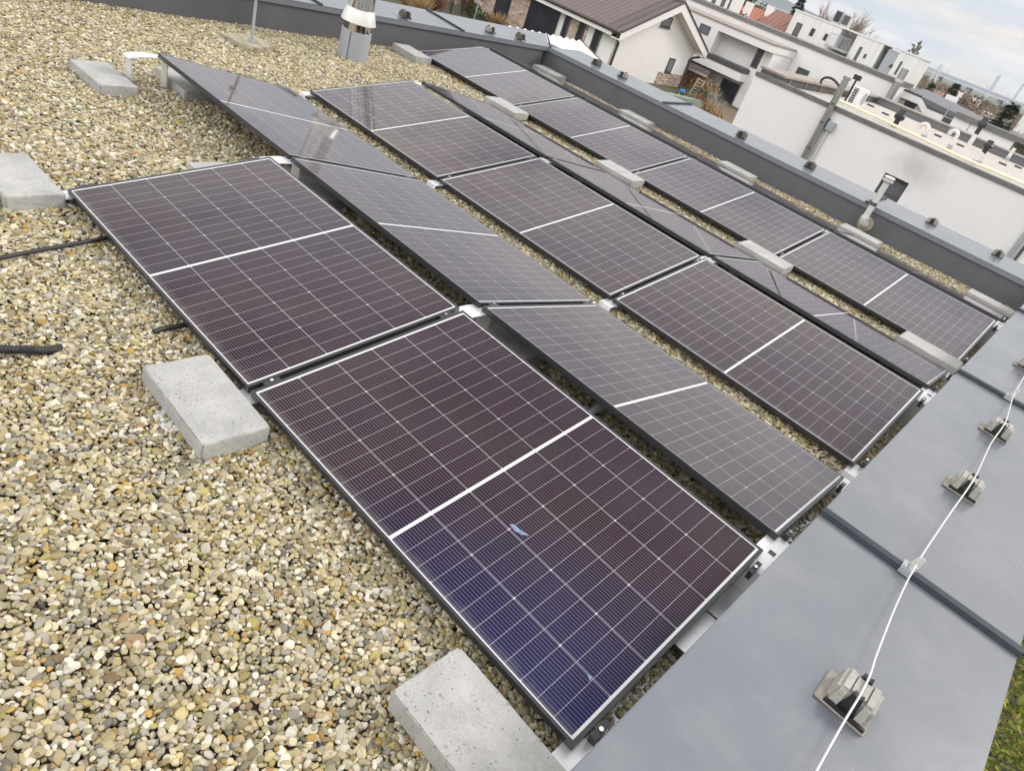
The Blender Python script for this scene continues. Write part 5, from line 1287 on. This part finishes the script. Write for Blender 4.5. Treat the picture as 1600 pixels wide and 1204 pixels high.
q = pix(1467, 166, D5 + 3); MB().box(q.x - 0.07, q.x + 0.07, q.y, q.y + 0.12, q.z - 0.25, q.z + 0.25).build('roof_vent', M['dark_trim'], g5)
q = pix(1484, 156, D5 + 5); MB().box(q.x - 0.35, q.x + 0.35, q.y, q.y + 0.6, q.z - 0.6, q.z + 0.25).build('chimney', M['white_paint'], g5)
t = thing('aerial_mast', (fx(1476, 185, 44), YD(44), GND), 'thin television aerial standing before the grey-roofed bungalow', 'aerial')
q = pix(1486, 165, 44); MB().tube([(q.x, q.y, GND), (q.x, q.y, q.z + 0.1)], 0.035, 6).build('pole', M['galv'], t)
ar = MB()
for k in range(4): ar.box(q.x - 0.45 + 0.06 * k, q.x + 0.45 - 0.06 * k, q.y - 0.015, q.y + 0.015, q.z - 0.15 + 0.1 * k, q.z - 0.12 + 0.1 * k)
ar.build('aerial_rods', M['galv'], t)
D6 = 40.0; Y6 = YD(D6)
g6 = thing('panelled_building', (-5, Y6 + 4, GND), 'pale building with large smooth wall panels behind the black roof vents', 'building')
z6 = 1.8339 - 0.0352 * D6
xs6 = [fx(1486, 190, D6), fx(1513, 200, D6), fx(1526, 205, D6), fx(1583, 226, D6)]
for k, (a, b) in enumerate(zip(xs6[:-1], xs6[1:])): MB().box(a + 0.015, b - 0.015, Y6, Y6 + 5, GND, z6).build('wall_panel', M['white_paint'], g6)
MB().box(xs6[0] - 0.5, xs6[0] - 0.002, Y6 + 0.6, Y6 + 5, GND, z6 - 0.2).build('entrance', M['dark_trim'], g6)
MB().box(xs6[0], 6.0, Y6 - 0.12, Y6 + 5.05, z6 + 0.003, z6 + 0.22).build('roof_edge', M['coping_grey'], g6)
MB().box(xs6[-1] + 0.002, 6.0, Y6 + 1.4, Y6 + 5, GND, z6 - 0.002).build('side_wall', M['coping_brown'], g6)
q = pix(1565, 200, D6 + 2); t = thing('globe_vent', (q.x, q.y, z6 + 0.22), 'small white turbine vent on the panelled building roof', 'vent')
MB().lathe((q.x, q.y, z6 + 0.223), [(0.16, 0), (0.16, 0.22)], 12).build('stem', M['galv'], t, smooth=True)
MB().lathe((q.x, q.y, z6 + 0.445), [(0.10, 0), (0.22, 0.08), (0.25, 0.18), (0.18, 0.30), (0.0, 0.34)], 14).build('turbine_head', M['white_paint'], t, smooth=True)

# ---------------------------------------------------------------- red roofs at the far left of the skyline
def hip_house(px, py, D, wid, dep, wall_h, roof_h, mat, label, wall='render_cream'):
    p = pix(px, py, D); t = thing('red_roof_house', (p.x, p.y, GND), label, 'house', 'red-roofed houses on the skyline')
    ztop = p.z; zev = ztop - roof_h; x0_, x1_, y0_, y1_ = p.x - wid / 2, p.x + wid / 2, p.y - dep / 2, p.y + dep / 2
    MB().box(x0_ + 0.4, x1_ - 0.4, y0_ + 0.4, y1_ - 0.4, GND, zev - 0.02).build('wall', M[wall], t)
    r = MB(); h = dep / 2 * 0.9
    r.v = [(x0_, y0_, zev), (x1_, y0_, zev), (x1_, y1_, zev), (x0_, y1_, zev), (x0_ + h, p.y, ztop), (x1_ - h, p.y, ztop)]
    r.f = [(0, 1, 5, 4), (1, 2, 5), (2, 3, 4, 5), (3, 0, 4), (3, 2, 1, 0)]
    rf_ = r.build('roof', M[mat], t)
    MB().box(p.x + wid * 0.12, p.x + wid * 0.12 + 0.7, p.y - 0.3, p.y + 0.4, zev + roof_h * 0.5, ztop + 0.7).build('chimney', M['render_cream'], rf_)
    return t
hip_house(1152, 8, 85, 9, 9, 3, 3.0, 'tile_red', 'bright orange-red roof at the left of the skyline, behind the round bush')
hip_house(1182, 12, 95, 12, 11, 3, 4.2, 'tile_red', 'large orange-red hipped roof in the middle of the red roofs')
hip_house(1203, 24, 80, 9, 10, 3, 4.4, 'tile_red_dark', 'weathered brown-red roof right of the large orange one')
hip_house(1222, 31, 82, 4.5, 7, 3, 1.6, 'tile_red', 'small orange roof peeping out beside the seamed house')
q = pix(1214, 36, 72); t = thing('old_brick_gable', (q.x, q.y, GND), 'small brown brick house end with pale gable beside the seamed house', 'house')
MB().box(q.x - 1.6, q.x + 2.4, q.y, q.y + 5, GND, q.z - 0.6).build('wall', M['render_cream'], t)
MB().prism([(q.x - 1.7, q.y - 0.1, q.z - 0.6), (q.x + 2.5, q.y - 0.1, q.z - 0.6), (q.x + 2.5, q.y + 2.5, q.z + 0.9), (q.x - 1.7, q.y + 2.5, q.z + 0.9)], (0, 0, 0.1)).build('roof', M['tile_red_dark'], t)
def at_top(px, py, D): p = pix(px, py, D); return p
def planted(fn, px, py, D, *a, **k):
    p = pix(px, py, D); return p, p.z - GND
p, h = planted(None, 1166, 13, 62); broad_tree('round_tree', (p.x, p.y, GND), h, 1.5, M['leaf_dark'], 'round dark evergreen standing before the orange-red roofs', 61, 800, 0.28)
p, h = planted(None, 1166, -4, 105); broad_tree('dark_tree', (p.x, p.y, GND), h, 3.2, M['leaf_dark'], 'dark green tree at the top edge over the red roofs', 62, 800, 0.5)
p, h = planted(None, 1213, 10, 120); broad_tree('leafy_tree', (p.x, p.y, GND), h, 3.4, M['leaf_olive'], 'grey-green tree behind the brown-red roof', 63, 700, 0.5)
p, h = planted(None, 1203, 12, 118); broad_tree('leafy_tree', (p.x, p.y, GND), h * 0.96, 2.2, M['leaf_green'], 'darker green tree left of the grey-green one', 64, 500, 0.45)
p, h = planted(None, 1257, -6, 80); conifer((p.x, p.y, GND), h, 2.6, 'tall dark conifer rising behind the left end of the seamed house', 65, 1500)
p, h = planted(None, 1236, 20, 82); conifer((p.x, p.y, GND), h, 1.6, 'smaller dark conifer at the left corner of the seamed house', 66, 900)
for k, (px, py, hh) in enumerate(((1296, 22, 1), (1311, 16, 1), (1322, 16, 1), (1334, 20, 1), (1344, 30, 1))):
    p, h = planted(None, px, py, 78); bare_tree((p.x, p.y, GND), h * 1.08, ['bare reddish tree behind the seamed house, leftmost of five', 'bare reddish tree behind the rooftop units', 'bare reddish tree just right of the rooftop units', 'bare reddish tree behind the seamed house, fourth of five', 'bare reddish tree behind the seamed house, rightmost of five'][k], 70 + k, 'twig', 4, 'bare_tree', 0.13)
p, h = planted(None, 1435, 70, 75); broad_tree('pine_tree', (p.x, p.y, GND), h, 0.95, M['leaf_olive'], 'small tree top showing over the right end of the seamed house', 76, 420, 0.30)

# ---------------------------------------------------------------- right skyline: trees, viaduct, stacks
p, h = planted(None, 1461, 127, 62); conifer((p.x, p.y, GND), h, 1.9, 'dark spruce behind the grey roof, left one', 80, 1000)
p, h = planted(None, 1499, 128, 66); conifer((p.x, p.y, GND), h, 1.7, 'dense dark spruce behind the grey roof, right one', 81, 1500)
p, h = planted(None, 1590, 158, 42); conifer((p.x, p.y, GND), h, 1.9, 'shaggy conifer near the right edge above the panelled building', 82, 1500)
p, h = planted(None, 1522, 142, 75); broad_tree('willow_tree', (p.x, p.y, GND), h, 2.9, M['leaf_brown'], 'olive-brown round tree right of the dense spruce', 83, 3000, 0.18)
p, h = planted(None, 1519, 158, 70); shrub((p.x, p.y, GND), h, 2.8, 'leaf_rust', 'rusty autumn tree below the olive-brown one', 84, 2200, 0.14, name='autumn_tree')
p, h = planted(None, 1541, 168, 62); shrub((p.x, p.y, GND), h, 3.4, 'leaf_brown', 'brown bare thicket left of the shaggy conifer', 85, 2600, 0.11, name='thicket')
p, h = planted(None, 1562, 176, 60); shrub((p.x, p.y, GND), h, 3.0, 'leaf_rust', 'russet thicket beside the shaggy conifer', 86, 2200, 0.11, name='thicket')
p, h = planted(None, 1596, 200, 47); shrub((p.x, p.y, GND), h, 2.2, 'leaf_ochre', 'orange-yellow bush at the right edge under the shaggy conifer', 87, 1600, 0.10)
p, h = planted(None, 1572, 205, 48); shrub((p.x, p.y, GND), h, 1.6, 'leaf_ochre', 'ochre bush behind the turbine vent', 88, 1100, 0.10)
for k, (px, py, D, wd, mk, lab) in enumerate(((1535, 160, 66, 2.6, 'leaf_brown', 'dull brown thicket below the pale shed'), (1549, 174, 57, 2.4, 'leaf_rust', 'reddish thicket above the right part of the panelled building'), (1558, 186, 54, 2.2, 'leaf_brown', 'low brown thicket just over the panelled building edge'),
        (1528, 168, 63, 2.4, 'leaf_rust', 'rust-brown thicket beside the grey roof end'), (1574, 166, 70, 2.6, 'leaf_brown', 'tall brown thicket left of the shaggy conifer top'), (1586, 196, 50, 2.2, 'leaf_ochre', 'golden thicket below the shaggy conifer'), (1510, 150, 84, 3.0, 'leaf_brown', 'brown thicket between the dense spruce and the round tree'), (1543, 148, 98, 3.6, 'leaf_olive', 'grey-olive tree belt under the viaduct'))):
    p, h = planted(None, px, py, D); shrub((p.x, p.y, GND), h, wd, mk, lab, 90 + k, 2000, 0.12, name='thicket')
hip_house(1477, 146, 105, 9, 8, 3, 2.0, 'tile_red_dark', 'muted red roof between the two dark spruces')
hip_house(1497, 158, 80, 8, 8, 3, 2.6, 'tile_red_dark', 'long muted red roof right of the white chimney')
q = pix(1556, 165, 95); t = MB().box(q.x - 1.4, q.x + 1.0, q.y, q.y + 6, GND, q.z - 0.9).build('pale_shed', M['render_grey'], bevel=0.05); tag(t, 'plain pale shed among brown trees under the viaduct', 'shed')
q = pix(1594, 183, 75); t = MB().box(q.x + 0.1, q.x + 4.5, q.y, q.y + 6, GND, q.z + 0.2).build('white_hall', M['white_paint'], bevel=0.05); tag(t, 'white hall wall at the right edge behind the shaggy conifer', 'building')
# scrub belt and field
rnd = random.Random(9); sc = MB()
for i in range(16000):
    D = 75 + 260 * rnd.random() ** 1.4; px = rnd.uniform(1405, 1680)
    v = ray(px, 150); x = CAM.x + v.x / v.y * D
    zt_ = GND + rnd.random() ** 1.5 * (1.6 + (D - 120) * 0.004)
    d = Vector((rnd.uniform(-1, 1), rnd.uniform(-1, 1), rnd.uniform(0, 1.2))).normalized(); s_ = D * rnd.uniform(0.0022, 0.0055)
    sc.leaf((x, YD(D), zt_), d, d.cross(Vector((rnd.uniform(-1, 1), 0.3, rnd.uniform(-1, 1)))).normalized(), s_, s_ * 0.35)
tag(sc.build('scrub', M['leaf_brown']), kind='stuff')
fl = MB(); fl.v = [(-70, 110, GND + 0.02), (-22, 110, GND + 0.02), (-40, 260, GND + 0.9), (-110, 260, GND + 0.9)]; fl.f = [(0, 1, 2, 3)]
tag(fl.build('field', M['fieldmat']), kind='structure')
DB = 420.0; YB = YD(DB)
vb = thing('viaduct', (-90, YB, GND), 'long pale concrete viaduct with railings along the horizon', 'bridge')
zd = 1.8339 - 0.0002 * DB
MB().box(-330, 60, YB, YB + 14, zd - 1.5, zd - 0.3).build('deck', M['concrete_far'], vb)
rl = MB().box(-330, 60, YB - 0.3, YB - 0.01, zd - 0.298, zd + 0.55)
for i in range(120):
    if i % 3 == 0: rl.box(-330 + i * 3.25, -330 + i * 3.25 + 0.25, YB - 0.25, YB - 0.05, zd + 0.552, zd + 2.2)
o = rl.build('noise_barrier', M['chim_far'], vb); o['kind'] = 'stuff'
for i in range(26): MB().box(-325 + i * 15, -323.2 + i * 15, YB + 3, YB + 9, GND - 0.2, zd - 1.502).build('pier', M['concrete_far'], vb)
for k, (px, py, pyb, px2, rr, lab) in enumerate(((1562.5, 118, 139, 1552, 1.6, 'tall pale chimney stack on the horizon, the thicker one'), (1600, 131, 152, 1588, 0.9, 'thin tall stack on the horizon cut by the right edge'))):
    D = 900.0; a = pix(px, py, D)
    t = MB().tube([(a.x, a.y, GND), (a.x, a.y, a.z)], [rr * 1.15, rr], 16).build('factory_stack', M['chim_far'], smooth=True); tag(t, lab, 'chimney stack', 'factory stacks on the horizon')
a = pix(1468, 108, 300); t = thing('lattice_pylon', (a.x, a.y, GND), 'grey lattice mast crossing the viaduct behind the left spruce', 'pylon')
pt = MB()
for sx, sy in ((-1, -1), (1, -1), (1, 1), (-1, 1)): pt.tube([(a.x + sx * 1.2, a.y + sy * 1.2, GND), (a.x + sx * 0.3, a.y + sy * 0.3, a.z + 1.5)], 0.16, 5)
pt.build('legs', M['concrete_far'], t)
for k in range(5): MB().box(a.x - 1.6 + 0.2 * k, a.x + 1.6 - 0.2 * k, a.y - 0.12, a.y + 0.12, GND + 2 + k * (a.z - GND) / 5.5, GND + 2.3 + k * (a.z - GND) / 5.5).build('cross_arm', M['concrete_far'], t)
# distant hills
hl_ = MB(); n = 60; rnd = random.Random(3); ring = []
for i in range(n + 1):
    a = R(60 + 95 * i / n); d = 2600; x, y = math.cos(a) * d, math.sin(a) * d
    hgt = 8 + 6 * math.sin(i * 0.31) + 38 * math.exp(-((math.degrees(a) - 117) / 7.0) ** 2) + 4 * rnd.random()
    if math.degrees(a) < 108: hgt = 5 + 3 * rnd.random()
    ring.append((x, y, hgt))
for (x, y, hgt) in ring: hl_.v += [(x * 0.93, y * 0.93, GND - 1), (x, y, GND + hgt), (x * 1.1, y * 1.1, GND - 1)]
for i in range(n):
    k = 3 * i; hl_.f += [(k, k + 3, k + 4, k + 1), (k + 1, k + 4, k + 5, k + 2)]
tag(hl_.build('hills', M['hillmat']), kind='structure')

# ---------------------------------------------------------------- wild shrubs below the near ledge
rnd = random.Random(17); wv = MB()
for i in range(46000):
    x = 0.9 + rnd.random() * 5.2; y = 1.5 + rnd.random() * 12.5
    zs = GND + 0.9 + 0.45 * math.sin(x * 1.3 + y * 0.9) + 0.35 * math.sin(y * 2.1 - x) + 0.25 * math.sin(5 * x + 3 * y) + 0.12 * math.sin(13 * x - 9 * y)
    z = zs - rnd.random() ** 2.2 * 0.7
    d = Vector((rnd.uniform(-1, 1), rnd.uniform(-1, 1), rnd.uniform(-0.1, 1.0))).normalized(); s_ = rnd.uniform(0.035, 0.10)
    wv.leaf((x, y, z), d, d.cross(Vector((rnd.uniform(-1, 1), rnd.uniform(-1, 1), rnd.uniform(-1, 1)))).normalized(), s_, s_ * 0.24)
tag(wv.build('wild_shrubs', M['leaf_mixed']), kind='stuff')
# ------------------------------------------------------------------ thin autumn air
hz = MB().box(-1150, 420, -40, 1250, GND - 1.0, 60).build('haze', bpy.data.materials.new('haze_air')); tag(hz, kind='stuff')
hm = hz.data.materials[0]; hm.use_nodes = True; ht = NT(hm)
ht.n.remove(ht.n['Principled BSDF'])
pv = ht.new('ShaderNodeVolumePrincipled'); pv.inputs['Density'].default_value = 0.00032; pv.inputs['Color'].default_value = (0.86, 0.90, 0.96, 1); pv.inputs['Anisotropy'].default_value = 0.2
ht.link(pv.outputs[0], ht.n['Material Output'].inputs['Volume'])
# ------------------------------------------------------------------ light and sky
SUN_AZ, SUN_EL = R(58), R(36)
w = bpy.data.worlds.new('World'); S.world = w; w.use_nodes = True
t = NT(w); bg = t.n['Background']
sky = t.new('ShaderNodeTexSky', sky_type='NISHITA'); sky.sun_disc = False; sky.sun_elevation = SUN_EL; sky.sun_rotation = R(90) - SUN_AZ
sky.air_density = 1.0; sky.dust_density = 1.5
tc = t.new('ShaderNodeTexCoord'); sp = t.new('ShaderNodeSeparateXYZ'); t.link(tc.outputs['Generated'], sp.inputs[0])
dv = tc.outputs['Generated']
cl = t.noise(t.mapping(dv, (1.3, 1.3, 5.5), (3.1, 1.7, 0.4)), 1.5, 6, 0.58)
cov = t.math('ADD', cl, t.ramp(sp.outputs[2], [(0.0, 0.16), (0.5, 0.16), (0.80, 0.05), (1.0, 0.0)]))
cov = t.ramp(cov, [(0.44, 0.0), (0.66, 1.0)])
tint = t.noise(t.mapping(dv, (1.0, 1.0, 8.0), (7.7, 2.2, 1.0)), 1.7, 5, 0.6)
ccol = t.ramp(tint, [(0.34, (6.3, 6.6, 7.1)), (0.45, (7.0, 7.05, 7.2)), (0.55, (7.4, 7.25, 7.1)), (0.63, (7.9, 7.4, 6.8))])
gain = t.ramp(sp.outputs[2], [(0.0, 1.0), (0.2, 1.1), (0.6, 1.9), (1.0, 2.3)])
ccol = t.mix(1.0, ccol, gain, 'MULTIPLY')
gd = ray(1535, 38).normalized()
du = t.math('DIVIDE', t.math('SUBTRACT', sp.outputs[0], gd.x), 0.20)
dz_ = t.math('DIVIDE', t.math('ADD', t.math('SUBTRACT', sp.outputs[2], gd.z), t.math('MULTIPLY', t.math('SUBTRACT', t.noise(t.mapping(dv, (6, 6, 9)), 1.0, 5, 0.6), 0.5), 0.07)), 0.015)
front = t.math('GREATER_THAN', sp.outputs[1], 0.0)
gl = t.math('MULTIPLY', t.math('EXPONENT', t.math('MULTIPLY', t.math('ADD', t.math('MULTIPLY', du, du), t.math('MULTIPLY', dz_, dz_)), -1.0)), front)
ccol = t.mix(t.math('MULTIPLY', gl, 0.75), ccol, (9.4, 7.7, 6.1))
back = t.ramp(t.math('MULTIPLY', sp.outputs[1], -1.0), [(0.0, 1.0), (0.6, 1.9)])  # sky brightened behind the camera to light the walls facing it
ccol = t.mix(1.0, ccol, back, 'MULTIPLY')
hor = t.ramp(t.math('ABSOLUTE', sp.outputs[2]), [(0.0, 1.0), (0.16, 0.75), (0.34, 0.0)])
bl = t.ramp(t.noise(t.mapping(dv, (2.2, 2.2, 16.0), (1.3, 5.1, 2.0)), 1.9, 6, 0.62), [(0.42, 1.0), (0.60, 0.0)])
ccol = t.mix(t.math('MULTIPLY', t.math('MULTIPLY', bl, hor), 0.75), ccol, (4.6, 5.3, 6.2))
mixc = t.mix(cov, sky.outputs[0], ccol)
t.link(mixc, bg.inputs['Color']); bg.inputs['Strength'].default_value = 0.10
sun = bpy.data.objects.new('sun', bpy.data.lights.new('sun', 'SUN')); COL.objects.link(sun)
sun.data.energy = 1.5; sun.data.angle = R(16); sun.data.color = (1.0, 0.94, 0.86)
sd = Vector((math.cos(SUN_EL) * math.cos(SUN_AZ), math.cos(SUN_EL) * math.sin(SUN_AZ), math.sin(SUN_EL)))
sun.rotation_euler = sd.to_track_quat('Z', 'Y').to_euler()
S.view_settings.view_transform = 'Standard'; S.view_settings.look = 'None'; S.view_settings.exposure = 0.38; S.view_settings.gamma = 1.0
S.render.engine = 'CYCLES'
S.cycles.max_bounces = 6; S.cycles.diffuse_bounces = 3; S.cycles.glossy_bounces = 3
S.cycles.caustics_reflective = False; S.cycles.caustics_refractive = False
